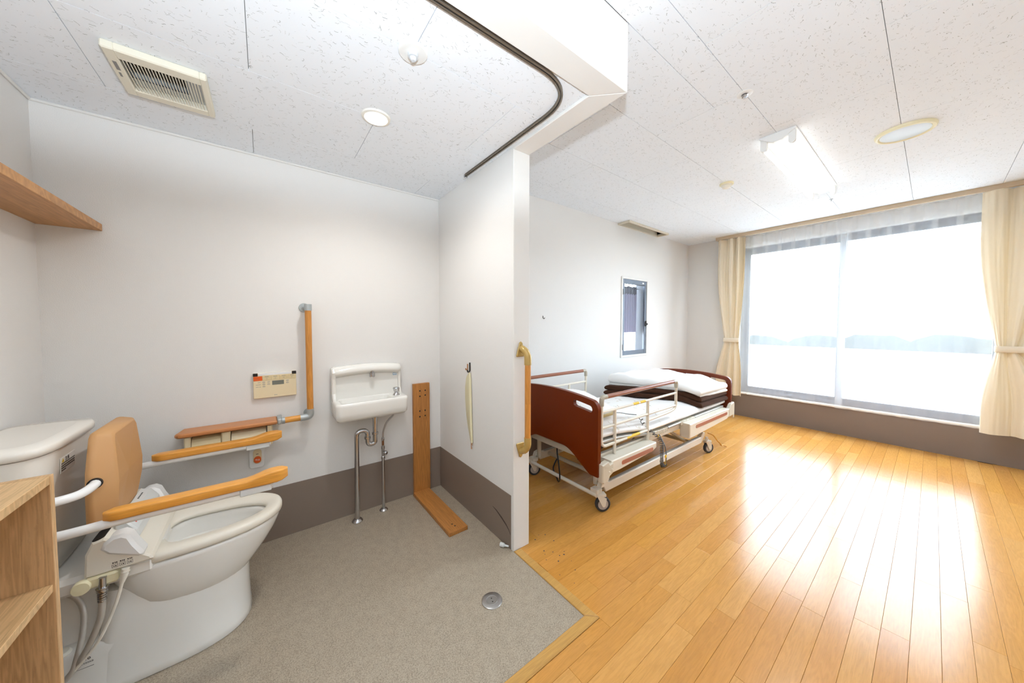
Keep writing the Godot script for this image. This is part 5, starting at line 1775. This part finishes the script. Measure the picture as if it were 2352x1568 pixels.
# end board: upright panel across the bed, arched top, arched foot, hand slots near both ends
func end_board(x0: float, x1: float, top_mid: float, top_end: float, low_end: float, low_mid: float) -> Geo:
	var g := Geo.new()
	var zc := (BZ0 + BZ1) / 2.0
	var hw := (BZ1 - BZ0) / 2.0
	var cols := []
	var n := 96
	for i in n + 1:
		var a := -cos(PI * i / n)
		cols.append(zc + a * hw)
	for k in 7:
		cols.append(BZ1 - 0.045 - 0.0035 * k); cols.append(BZ0 + 0.045 + 0.0035 * k)
		cols.append(BZ1 - 0.205 + 0.0035 * k); cols.append(BZ0 + 0.205 - 0.0035 * k)
	cols.sort()
	var zs := []
	for z in cols:
		if zs.is_empty() or z - zs[-1] > 0.0008:
			zs.append(z)
	var topf := func(z: float) -> float:
		var s := absf(z - zc) / hw
		var y := lerpf(top_mid, top_end + 0.02, s * s)
		var r := 0.05
		var d := BZ1 - z if z > zc else z - BZ0
		if d < r:
			y -= r - sqrt(maxf(0.0, r * r - (r - d) * (r - d)))
		return y
	var lowf := func(z: float) -> float:
		var d := minf(BZ1 - z, z - BZ0)
		if d < 0.055:
			return low_end
		return lerpf(low_end, low_mid, pow(smoothstep(0.055, 0.30, d), 0.7))
	var slot := func(z: float) -> Vector2:
		var d := minf(BZ1 - z, z - BZ0)
		if d <= 0.045 or d >= 0.205:
			return Vector2.ZERO
		var m: float = topf.call(z) - 0.060
		var h := 0.021
		var e := minf(d - 0.045, 0.205 - d)
		if e < h:
			h = sqrt(maxf(1e-8, h * h - (h - e) * (h - e)))
		return Vector2(m - h, m + h)
	var c := 0.004
	var strip := func(za: float, zb: float, a0: float, a1: float, b0: float, b1: float) -> void:
		# faces on both sides
		g.quad(V(x0, a0, za), V(x0, a1, za), V(x0, b1, zb), V(x0, b0, zb), 1)
		g.quad(V(x1, a0, za), V(x1, b0, zb), V(x1, b1, zb), V(x1, a1, za), 2)
	var edge := func(za: float, zb: float, ya: float, yb: float, up: bool) -> void:
		if up:
			g.quad(V(x0, ya, za), V(x1, ya, za), V(x1, yb, zb), V(x0, yb, zb), 3)
		else:
			g.quad(V(x0, ya, za), V(x0, yb, zb), V(x1, yb, zb), V(x1, ya, za), 3)
	for i in zs.size() - 1:
		var za: float = zs[i]
		var zb: float = zs[i + 1]
		var ta: float = topf.call(za)
		var tb: float = topf.call(zb)
		var la: float = lowf.call(za)
		var lb: float = lowf.call(zb)
		var mid: Vector2 = slot.call((za + zb) / 2.0)
		if mid == Vector2.ZERO:
			strip.call(za, zb, la, ta, lb, tb)
		else:
			var sa: Vector2 = slot.call(za)
			var sb: Vector2 = slot.call(zb)
			if sa == Vector2.ZERO:
				sa = Vector2.ONE * (sb.x + sb.y) / 2.0
			if sb == Vector2.ZERO:
				sb = Vector2.ONE * (sa.x + sa.y) / 2.0
			strip.call(za, zb, la, sa.x, lb, sb.x)
			strip.call(za, zb, sa.y, ta, sb.y, tb)
			edge.call(za, zb, sa.x, sb.x, true)
			edge.call(za, zb, sa.y, sb.y, false)
		edge.call(za, zb, ta, tb, true)
		edge.call(za, zb, la, lb, false)
	for e in [zs[0], zs[-1]]:
		var y0: float = lowf.call(e)
		var y1: float = topf.call(e)
		if e < zc:
			g.quad(V(x0, y0, e), V(x1, y0, e), V(x1, y1, e), V(x0, y1, e))
		else:
			g.quad(V(x0, y0, e), V(x0, y1, e), V(x1, y1, e), V(x1, y0, e))
	g.mark = 0
	g.close()
	return g

func side_rail(t: Node3D, called: String, label: String, x0: float, x1: float, z: float, top: float, low: float, post_a: float, post_b: float, foot: float, gaps: Array) -> void:
	var o := thing(called, label, "bed rail", V((x0 + x1) / 2.0, foot, z), "removable bed rails")
	var g := Geo.new()
	var r := 0.011
	tube(g, bend([V(x0, top, z), V(x0, low, z), V(x0 + 0.20, low, z)], 0.05, 8), r, 12)
	tube(g, [V(x0 + 0.18, low, z), V(x1 - 0.05, low, z)], r * 0.9, 12)
	tube(g, bend([V(x1, top, z), V(x1, low + 0.10, z), V(x1 - 0.10, low + 0.085, z), V(post_b, low + 0.075, z)], 0.05, 8), r, 12)
	obj("outer_frame", g, M.ivory, o)
	for y in gaps:
		g = Geo.new()
		tube(g, [V(x0, y, z), V(x1, y, z)], r * 0.82, 12)
		obj("cross_bar", g, M.ivory, o)
	for x in [post_a, post_b]:
		g = Geo.new()
		tube(g, [V(x, foot, z), V(x, gaps[0], z)], r * 1.05, 12)
		obj("post", g, M.ivory, o)
	for e in [[x0, 1.0], [x1, -1.0]]:
		g = Geo.new()
		tube(g, bend([V(e[0], top - 0.055, z), V(e[0], top, z), V(e[0] + e[1] * 0.05, top, z)], 0.025, 8), r * 1.45, 14)
		obj("corner_cap", g, M.railcap, o)
	g = Geo.new()
	tube(g, [V(x0 + 0.048, top, z), V(x1 - 0.03, top, z)], r * 1.35, 16)
	obj("grip", g, M.handrail, o)
	if z > 0.6:
		g = Geo.new()
		var yb: float = gaps[0]
		tube(g, [V(x0 + 0.36, yb, z), V(x0 + 0.43, yb, z)], r * 0.86, 12)
		tube(g, [V(x0 + 0.45, yb, z), V(x0 + 0.52, yb, z)], r * 0.86, 12)
		tube(g, [V(post_a + 0.14, low, z), V(post_a + 0.30, low, z)], r * 0.94, 12)
		obj("yellow_tape", g, M.yellow, o)

func caster(t: Node3D, at: Vector3, turn: float) -> void:
	# wheel stands at `at` on the floor; axle direction given by turn
	var ax := V(sin(turn), 0, cos(turn))
	var fw := V(cos(turn), 0, -sin(turn))
	var c := at + V(0, 0.0525, 0)
	var xf := frame_at(c, fw, ax)
	var g := Geo.new()
	lathe(g, [Vector2(0.036, -0.014), Vector2(0.047, -0.014), Vector2(0.0515, -0.009), Vector2(0.052, 0), Vector2(0.0515, 0.009), Vector2(0.047, 0.014), Vector2(0.036, 0.014)], 32, xf)
	var w := obj("caster_tyre", g, M.rubber, t)
	g = Geo.new()
	lathe(g, [Vector2(0, -0.012), Vector2(0.0365, -0.012), Vector2(0.0365, 0.012), Vector2(0, 0.012)], 32, xf)
	obj("caster_hub", g, M.wheel, t)
	g = Geo.new()
	for s in [-1.0, 1.0]:
		var a: Vector3 = c + ax * s * 0.020
		var p := [Vector2(-0.012, -0.004), Vector2(-0.006, -0.013), Vector2(0.006, -0.013), Vector2(0.013, -0.004), Vector2(0.02, 0.045), Vector2(-0.03, 0.07), Vector2(-0.045, 0.06)]
		extrude(g, p, 0.005, Transform3D(Basis(fw, Vector3.UP, fw.cross(Vector3.UP)), a), 0.001)
	bx(g, V(-0.045, 0.054, -0.022), V(0.018, 0.075, 0.024), 0.004, Transform3D(Basis(fw, Vector3.UP, fw.cross(Vector3.UP)), c))
	tube(g, [c + V(0, 0.07, 0) - fw * 0.02, c + V(0, 0.105, 0) - fw * 0.02], 0.013, 12)
	obj("caster_fork", g, M.ivory, t)

func build_bed() -> void:
	var zc := (BZ0 + BZ1) / 2.0
	var t := thing("care_bed", "electric care bed with brown end boards and ivory steel frame", "bed", V(1.65, 0, zc))
	obj("foot_board", end_board(0.562, 0.592, 0.812, 0.755, 0.302, 0.425), M.board, t)
	var hb := obj("head_board", end_board(2.735, 2.765, 0.745, 0.690, 0.36, 0.40), M.board_h, t)
	# paper notice on the head board
	var g := Geo.new()
	bx(g, V(2.7325, 0.63, 0.62), V(2.7348, 0.705, 0.80))
	var nt := obj("paper_notice", g, M.paper, hb)
	g = Geo.new()
	for k in 4:
		bx(g, V(2.7320, 0.690 - k * 0.009, 0.64), V(2.7324, 0.693 - k * 0.009, 0.78 - 0.02 * (k % 2)))
	obj("notice_print", g, M.greybar, nt)
	# frame beams
	for z in [BZ0 + 0.06, BZ1 - 0.095]:
		g = Geo.new()
		bx(g, V(0.60, 0.352, z), V(2.72, 0.402, z + 0.028), 0.003)
		obj("side_beam", g, M.ivory, t)
	for x in [0.61, 1.45, 2.69]:
		g = Geo.new()
		bx(g, V(x, 0.355, BZ0 + 0.088), V(x + 0.03, 0.398, BZ1 - 0.096), 0.003)
		obj("cross_beam", g, M.ivory_d, t)
	# rail sockets along the near side
	for e in [[0.70, 1.235, 0.332, 0.385], [1.80, 2.64, 0.318, 0.412]]:
		for side in [1.0, -1.0]:
			var za := BZ1 - 0.0665 if side > 0 else BZ0 - 0.02
			var zb := BZ1 + 0.02 if side > 0 else BZ0 + 0.0595
			g = Geo.new()
			extrude(g, [Vector2(e[0] - 0.02, e[3]), Vector2(e[1], e[3]), Vector2(e[1], e[2] + 0.012), Vector2(e[1] - 0.05, e[2] - 0.005), Vector2(e[0] + 0.08, e[2] - 0.028), Vector2(e[0] - 0.02, e[2] - 0.028)], zb - za, side_xf(V(0, 0, za)), 0.006)
			var so := obj("rail_socket", g, M.ivory, t)
			g = Geo.new()
			var zf := zb if side > 0 else za
			extrude(g, rrect(e[0] + 0.09, e[3] - 0.055, e[1] - 0.05, e[3] - 0.024, 0.015), 0.004, side_xf(V(0, 0, zf - 0.002)), 0.001)
			obj("brown_inlay", g, M.accent, so)
	# corner brackets at the foot and head boards
	for e in [[0.580, 0.69, BZ1 - 0.012], [0.580, 0.69, BZ0 - 0.02]]:
		g = Geo.new()
		extrude(g, [Vector2(e[0] - 0.004, 0.385), Vector2(e[0] + 0.06, 0.395), Vector2(e[0] + 0.075, 0.372), Vector2(e[1], 0.378), Vector2(e[1], 0.310), Vector2(e[0] + 0.075, 0.296), Vector2(e[0] + 0.06, 0.268), Vector2(e[0] + 0.01, 0.262), Vector2(e[0] - 0.004, 0.275)], 0.040, side_xf(V(0, 0, e[2])), 0.006)
		var br := obj("corner_bracket", g, M.ivory_d, t)
		g = Geo.new()
		for q in [[0.066, 0.325], [0.094, 0.335]]:
			lathe(g, [Vector2(0, 0), Vector2(0.008, 0), Vector2(0.006, 0.005), Vector2(0, 0.006)], 14, frame_at(V(e[0] + q[0], q[1], e[2] + 0.039), V(1, 0, 0), V(0, 0, 1)))
		obj("rivet", g, M.ivory, br)
	for z in [BZ1 - 0.012, BZ0 - 0.02]:
		g = Geo.new()
		extrude(g, [Vector2(2.64, 0.40), Vector2(2.70, 0.45), Vector2(2.772, 0.46), Vector2(2.780, 0.44), Vector2(2.780, 0.30), Vector2(2.760, 0.295), Vector2(2.74, 0.33), Vector2(2.64, 0.325)], 0.034, side_xf(V(0, 0, z)), 0.005)
		obj("corner_bracket", g, M.ivory_d, t)
	# mattress deck: grey edged plates and ribbed plastic joints, rising at the foot
	var deck_y := func(x: float) -> float:
		return 0.428 + 0.072 * smoothstep(1.45, 0.70, x)
	for e in [[0.63, 1.20], [1.53, 1.74], [2.02, 2.66]]:
		g = Geo.new()
		var rings := []
		for i in 9:
			var x := lerpf(e[0], e[1], i / 8.0)
			var y: float = deck_y.call(x)
			rings.append(PackedVector3Array([V(x, y - 0.020, BZ0 + 0.03), V(x, y, BZ0 + 0.03), V(x, y, BZ1 - 0.045), V(x, y - 0.006, BZ1 - 0.038), V(x, y - 0.020, BZ1 - 0.042)]))
		loft(g, rings, true, true, true, -1)
		obj("deck_plate", g, M.frame_grey, t)
	for e in [[1.205, 1.525], [1.745, 2.015]]:
		var cnt := int((e[1] - e[0]) / 0.0265)
		for k in cnt:
			g = Geo.new()
			var xa := lerpf(e[0], e[1], float(k) / cnt) + 0.0015
			var xb := lerpf(e[0], e[1], float(k + 1) / cnt) - 0.0015
			var y: float = deck_y.call((xa + xb) / 2.0)
			bx(g, V(xa, y - 0.036, BZ0 + 0.035), V(xb, y - 0.001, BZ1 - 0.040), 0.003)
			obj("deck_rib", g, M.ivory_d, t)
	# base: long rails, end tubes, lift links
	for z in [0.955, 0.290]:
		g = Geo.new()
		extrude(g, [Vector2(0.76, 0.118), Vector2(2.25, 0.118), Vector2(2.31, 0.165), Vector2(2.33, 0.205), Vector2(2.29, 0.215), Vector2(2.24, 0.176), Vector2(0.80, 0.176), Vector2(0.755, 0.198), Vector2(0.715, 0.190), Vector2(0.70, 0.160), Vector2(0.735, 0.158)], 0.038, side_xf(V(0, 0, z)), 0.004)
		var rl := obj("base_rail", g, M.ivory, t)
		g = Geo.new()
		bx(g, V(0.82, 0.1762, z + 0.008), V(2.22, 0.1795, z + 0.030), 0.001)
		obj("rail_track", g, M.frame_grey, rl)
	g = Geo.new()
	tube(g, [V(0.668, 0.118, 0.285), V(0.668, 0.118, 0.985)], 0.0135, 14)
	bx(g, V(0.664, 0.125, 0.93), V(0.72, 0.155, 0.990), 0.004)
	bx(g, V(0.664, 0.125, 0.288), V(0.72, 0.155, 0.348), 0.004)
	obj("end_tube", g, M.ivory, t)
	for x in [0.86, 2.10]:
		g = Geo.new()
		tube(g, [V(x, 0.150, 0.33), V(x, 0.150, 0.953)], 0.016, 14)
		obj("cross_tube", g, M.ivory_d, t)
	for z in [0.40, 0.90]:
		for e in [[0.86, 1.25], [2.10, 1.70]]:
			g = Geo.new()
			tube(g, [V(e[0], 0.150, z), V(e[1], 0.352, z)], 0.014, 10)
			obj("lift_link", g, M.ivory_d, t)
	g = Geo.new()
	tube(g, [V(0.73, 0.158, 0.925), V(0.73, 0.35, 0.925)], 0.016, 12)
	tube(g, [V(0.73, 0.158, 0.345), V(0.73, 0.35, 0.345)], 0.018, 12)
	obj("lift_post", g, M.ivory_d, t)
	g = Geo.new()
	tube(g, [V(1.0, 0.20, 0.62), V(1.75, 0.30, 0.62)], 0.026, 14)
	bx(g, V(0.92, 0.16, 0.585), V(1.05, 0.25, 0.655), 0.008)
	obj("lift_motor", g, M.dark, t)
	caster(t, V(0.716, 0.0005, 0.995), -0.55)
	caster(t, V(0.699, 0.0005, 0.317), -0.45)
	caster(t, V(2.364, 0.0005, 1.01), -0.42)
	caster(t, V(2.364, 0.0005, 0.317), -0.4)
	g = Geo.new()
	tube(g, spline([V(2.35, 0.200, 1.01), V(2.40, 0.175, 1.04), V(2.44, 0.120, 1.06), V(2.50, 0.085, 1.06), V(2.55, 0.045, 1.06), V(2.62, 0.030, 1.05), V(2.68, 0.008, 1.06)]), 0.006, 8)
	obj("tie_cord", g, M.tie_cord, t)
	g = Geo.new()
	bx(g, V(1.40, 0.3505, 0.974), V(1.43, 0.4035, 1.0045), 0.001)
	obj("yellow_tape", g, M.yellow, t)
	g = Geo.new()
	tube(g, spline([V(0.72, 0.40, 0.60), V(0.66, 0.33, 0.62), V(0.64, 0.22, 0.66), V(0.65, 0.12, 0.66), V(0.72, 0.04, 0.58), V(0.80, 0.012, 0.48), V(0.90, 0.012, 0.34), V(1.10, 0.012, 0.20)]), 0.0055, 8)
	obj("power_cable", g, M.cable_b, t)
	# rails
	side_rail(t, "bed_side_rail", "ivory bed rail with brown wooden grip on the near side of the bed", 0.655, 1.655, 1.025, 0.788, 0.462, 0.80, 1.215, 0.386, [0.690, 0.585])
	side_rail(t, "bed_side_rail", "ivory bed rail with brown grip on the wall side of the bed", 0.60, 1.44, 0.245, 0.808, 0.462, 0.74, 1.20, 0.386, [0.700, 0.600])
	# hand control with coiled cable hanging on the near side
	var hc := thing("bed_hand_control", "beige bed hand control lying on the mattress edge by the foot", "remote control", V(0.86, 0.620, 0.93))
	g = Geo.new()
	bx(g, V(0.72, 0.620, 0.915), V(0.90, 0.643, 0.962), 0.007)
	obj("body", g, M.handset, hc)
	g = Geo.new()
	bx(g, V(0.74, 0.6428, 0.924), V(0.87, 0.6455, 0.953), 0.001)
	obj("key_panel", g, M.panel_grey, hc)
	g = Geo.new()
	var tb: Array = spline([V(0.90, 0.630, 0.94), V(1.00, 0.612, 0.94), V(1.08, 0.590, 0.94), V(1.13, 0.585, 0.985)])
	tube(g, tb, 0.0028, 8)
	var pts := []
	for i in 60:
		var u := i / 59.0
		var a := u * TAU * 4.0
		pts.append(V(1.13 + 0.09 * u, 0.585 - 0.13 * u, 1.012) + V(cos(a) * 0.010, sin(a) * 0.010, 0.006 * sin(a + 1.0)))
	tube(g, pts, 0.0026, 6)
	obj("cable", g, M.cable, hc)
	hc = thing("coiled_cable", "grey coiled control cable hanging in a loop beside the rail socket", "cable", V(1.30, 0.2, 1.10))
	g = Geo.new()
	pts = []
	var mids := spline([V(1.235, 0.46, 1.03), V(1.262, 0.42, 1.07), V(1.282, 0.38, 1.10), V(1.285, 0.32, 1.105), V(1.282, 0.26, 1.105), V(1.290, 0.205, 1.105), V(1.315, 0.180, 1.105), V(1.340, 0.190, 1.103)], 24)
	for i in mids.size():
		var u := float(i) / mids.size()
		var a := u * TAU * (26.0 if u < 0.3 else 26.0) * (0.5 + u)
		var r := 0.0125
		pts.append(mids[i] + V(cos(a) * r, sin(a) * r * 0.3, sin(a) * r))
	tube(g, pts, 0.0030, 6)
	obj("coil", g, M.cable, hc)
	g = Geo.new()
	tube(g, spline([V(1.340, 0.190, 1.103), V(1.362, 0.24, 1.10), V(1.375, 0.32, 1.08), V(1.392, 0.40, 1.02)]), 0.0035, 8)
	obj("straight_lead", g, M.cable, hc)
	g = Geo.new()
	lathe(g, [Vector2(0, -0.002), Vector2(0.012, -0.002), Vector2(0.012, 0.002), Vector2(0, 0.002)], 18, frame_at(V(1.316, 0.265, 1.118), V(1, 0, 0), V(0, 0, 1)))
	tube(g, [V(1.318, 0.254, 1.118), V(1.322, 0.195, 1.112)], 0.0022, 6)
	obj("yellow_tag", g, M.yellow, hc)

# soft slab over a four-cornered area: corners in plan, level of its underside, thickness, edge roundness
func cushion(q: Array, lower: Callable, thick: Callable, rnd: float, sd: int, rough: float, nu := 44, nv := 44) -> Geo:
	var g := Geo.new()
	var n := noise(sd, 3.0, 3)
	var top := []
	var bot := []
	for i in nu + 1:
		var ra := PackedVector3Array()
		var rb := PackedVector3Array()
		for j in nv + 1:
			# denser near the edges
			var u := 0.5 - 0.5 * cos(PI * i / nu)
			var v := 0.5 - 0.5 * cos(PI * j / nv)
			var a: Vector2 = q[0].lerp(q[1], v)
			var b: Vector2 = q[3].lerp(q[2], v)
			var p := a.lerp(b, u)
			var lu := a.distance_to(b)
			var lv: float = q[0].distance_to(q[1])
			var d := minf(minf(u, 1.0 - u) * lu, minf(v, 1.0 - v) * lv)
			var e := sqrt(maxf(0.0, 1.0 - pow(1.0 - minf(1.0, d / rnd), 2.0)))
			var lo: float = lower.call(p.x, p.y)
			var th: float = thick.call(p.x, p.y)
			var w := n.get_noise_2d(p.x, p.y) * rough
			var m := lo + th * 0.5
			ra.append(V(p.x, m + (th * 0.5 + w) * e, p.y))
			rb.append(V(p.x, m - (th * 0.5) * e, p.y))
		top.append(ra)
		bot.append(rb)
	for i in nu:
		for j in nv:
			g.quad(top[i][j], top[i][j + 1], top[i + 1][j + 1], top[i + 1][j], 1)
			g.quad(bot[i][j], bot[i + 1][j], bot[i + 1][j + 1], bot[i][j + 1], 1)
	g.mark = 0
	g.close()
	return g

func build_bedding() -> void:
	var z0 := BZ0 + 0.035
	var z1 := BZ1 - 0.045
	var lowm := func(x: float, _z: float) -> float:
		return 0.430 + 0.072 * smoothstep(1.45, 0.70, x)
	var thm := func(x: float, z: float) -> float:
		var k := sin(PI * clampf((z - z0) / (z1 - z0), 0, 1))
		return 0.098 - 0.040 * smoothstep(0.84, 1.02, z) + 0.165 * smoothstep(1.35, 0.80, x) * pow(k, 1.6)
	var t := thing("mattress", "white mattress in a sprigged cotton cover, raised at the foot", "mattress", V(1.65, 0.44, 0.64))
	obj("cover", cushion([Vector2(0.612, z0), Vector2(0.612, z1), Vector2(2.715, z1), Vector2(2.715, z0)], lowm, thm, 0.055, 3, 0.010, 64, 40), M.sheet, t)
	# brown plush blanket folded in two on the head end
	t = thing("folded_blanket", "dark brown plush blanket folded on the mattress under the white quilt", "blanket", V(2.3, 0.53, 0.64))
	var edge := func(z: float, zs: float) -> float:
		return maxf(0.0, z - zs)
	for k in 2:
		var dy := k * 0.048
		var lo := func(x: float, z: float) -> float:
			return 0.534 + dy - 0.055 * smoothstep(0.86, 1.06, z)
		var th := func(x: float, z: float) -> float:
			return 0.050
		var s := k * 0.012
		obj("fold", cushion([Vector2(1.70 + s, 0.262), Vector2(2.12 + s, 1.045 - s), Vector2(2.70, 1.058 - s), Vector2(2.70, 0.262)], lo, th, 0.028, 21 + k, 0.008), M.blanket, t)
	# white quilt on top
	t = thing("folded_quilt", "thick white quilt folded on top of the brown blanket", "quilt", V(2.35, 0.62, 0.64))
	for k in 2:
		var lo2 := func(x: float, z: float) -> float:
			return (0.622 if k == 0 else 0.652) - 0.055 * smoothstep(0.80, 1.05, z)
		var th2 := func(x: float, z: float) -> float:
			return 0.034 if k == 0 else 0.062 + 0.030 * smoothstep(0.75, 0.35, z) * (1.0 - 0.5 * smoothstep(2.1, 2.6, x))
		var s2 := 0.02 if k == 0 else 0.0
		obj("fold", cushion([Vector2(1.76 + s2, 0.268), Vector2(2.11 + s2 * 2.0, 1.035 - s2), Vector2(2.705, 1.050), Vector2(2.705, 0.268)], lo2, th2, 0.030 if k == 1 else 0.018, 31 + k, 0.020), M.quilt, t)

func curtain_sheet(z0: Callable, z1: Callable, x: float, y0: float, y1: float, folds: float, amp: Callable, ph: float, ny := 36, nz := 200) -> Geo:
	var g := Geo.new()
	var rings := []
	var n := noise(int(ph * 100.0), 2.0, 2)
	for j in ny + 1:
		var y := lerpf(y0, y1, float(j) / ny)
		var ring := PackedVector3Array()
		var a: float = z0.call(y)
		var b: float = z1.call(y)
		var am: float = amp.call(y)
		for i in nz + 1:
			var u := float(i) / nz
			var w := sin(u * TAU * folds + ph + 0.7 * sin(u * 7.0 + ph)) + 0.35 * n.get_noise_2d(u * 6.0, y * 0.4)
			var bow := cos(u * TAU * folds + ph) * 0.22 / folds
			ring.append(V(x + am * w, y, lerpf(a, b, clampf(u + bow * am * 8.0, 0, 1))))
		rings.append(ring)
	loft(g, rings, false, false, false, 0, true)
	return g

func build_curtains() -> void:
	# lace
	for e in [[0.66, 1.72, 0.4, 4.080, "left leaf of the white lace curtain covering the window"], [1.665, 2.80, 1.9, 4.050, "right leaf of the white lace curtain covering the window"]]:
		var t := thing("lace_curtain", e[4], "lace curtain", V(4.05, 0.33, (e[0] + e[1]) / 2.0), "lace curtains at the wide window")
		var g := curtain_sheet(func(y): return e[0], func(y): return e[1], e[3], 0.315, 2.425, 8.0, func(y): return 0.009 + 0.004 * smoothstep(1.0, 2.4, y), e[2], 20, 260)
		obj("cloth", g, M.lace, t)
		# pinched pleats: a second layer of cloth at the heading
		for k in 8:
			var u := (k + 0.5) / 8.0
			var zc: float = lerpf(e[0], e[1], u)
			g = Geo.new()
			var rings := []
			for j in 13:
				var y := lerpf(1.72, 2.425, j / 12.0)
				var w := 0.002 + 0.017 * smoothstep(1.7, 2.15, y)
				rings.append(PackedVector3Array([V(e[3] - 0.014, y, zc - w), V(e[3] - 0.022, y, zc), V(e[3] - 0.014, y, zc + w)]))
			loft(g, rings, false, false, false, 0, true)
			obj("pleat", g, M.lace, t)
	# side curtains, drawn in by tie-backs
	for e in [[0.452, 0.800, 0.560, 0.738, 0.452, 0.790, "cream side curtain tied back at the left of the window", 1.1, 3.4], [2.555, 3.16, 2.660, 2.86, 2.600, 3.22, "cream side curtain tied back at the right of the window", 2.3, 3.7]]:
		var t := thing("side_curtain", e[6], "curtain", V(4.0, 0.3, (e[0] + e[1]) / 2.0), "tied-back side curtains")
		var pinch := func(y: float) -> float:
			if y > 1.05:
				return pow(smoothstep(1.03, 2.05, y), 0.6)
			return pow(smoothstep(1.06, 0.50, y), 0.65)
		var fa := func(y: float) -> float:
			return lerpf(e[2], e[0] if y > 1.05 else e[4], pinch.call(y))
		var fb := func(y: float) -> float:
			return lerpf(e[3], e[1] if y > 1.05 else e[5], pinch.call(y))
		var am := func(y: float) -> float:
			return 0.016 + 0.016 * pinch.call(y)
		obj("cloth", curtain_sheet(fa, fb, 3.985, 0.298, 2.421, e[8], am, e[7], 64, 260), M.drape, t)
		var g := Geo.new()
		var zc: float = (e[2] + e[3]) / 2.0
		var hw: float = (e[3] - e[2]) / 2.0 + 0.008
		var rings := []
		for y in [1.022, 1.026, 1.072, 1.076]:
			var ring := PackedVector3Array()
			var s := 0.0 if y > 1.024 and y < 1.074 else 0.003
			for k in 40:
				var a := TAU * k / 40
				ring.append(V(3.985 + (0.034 - s) * signf(cos(a)) * pow(absf(cos(a)), 0.6), y, zc + (hw - s) * signf(sin(a)) * pow(absf(sin(a)), 0.6)))
			rings.append(ring)
		loft(g, rings, true, false, false)
		obj("tie_back", g, M.drape, t)
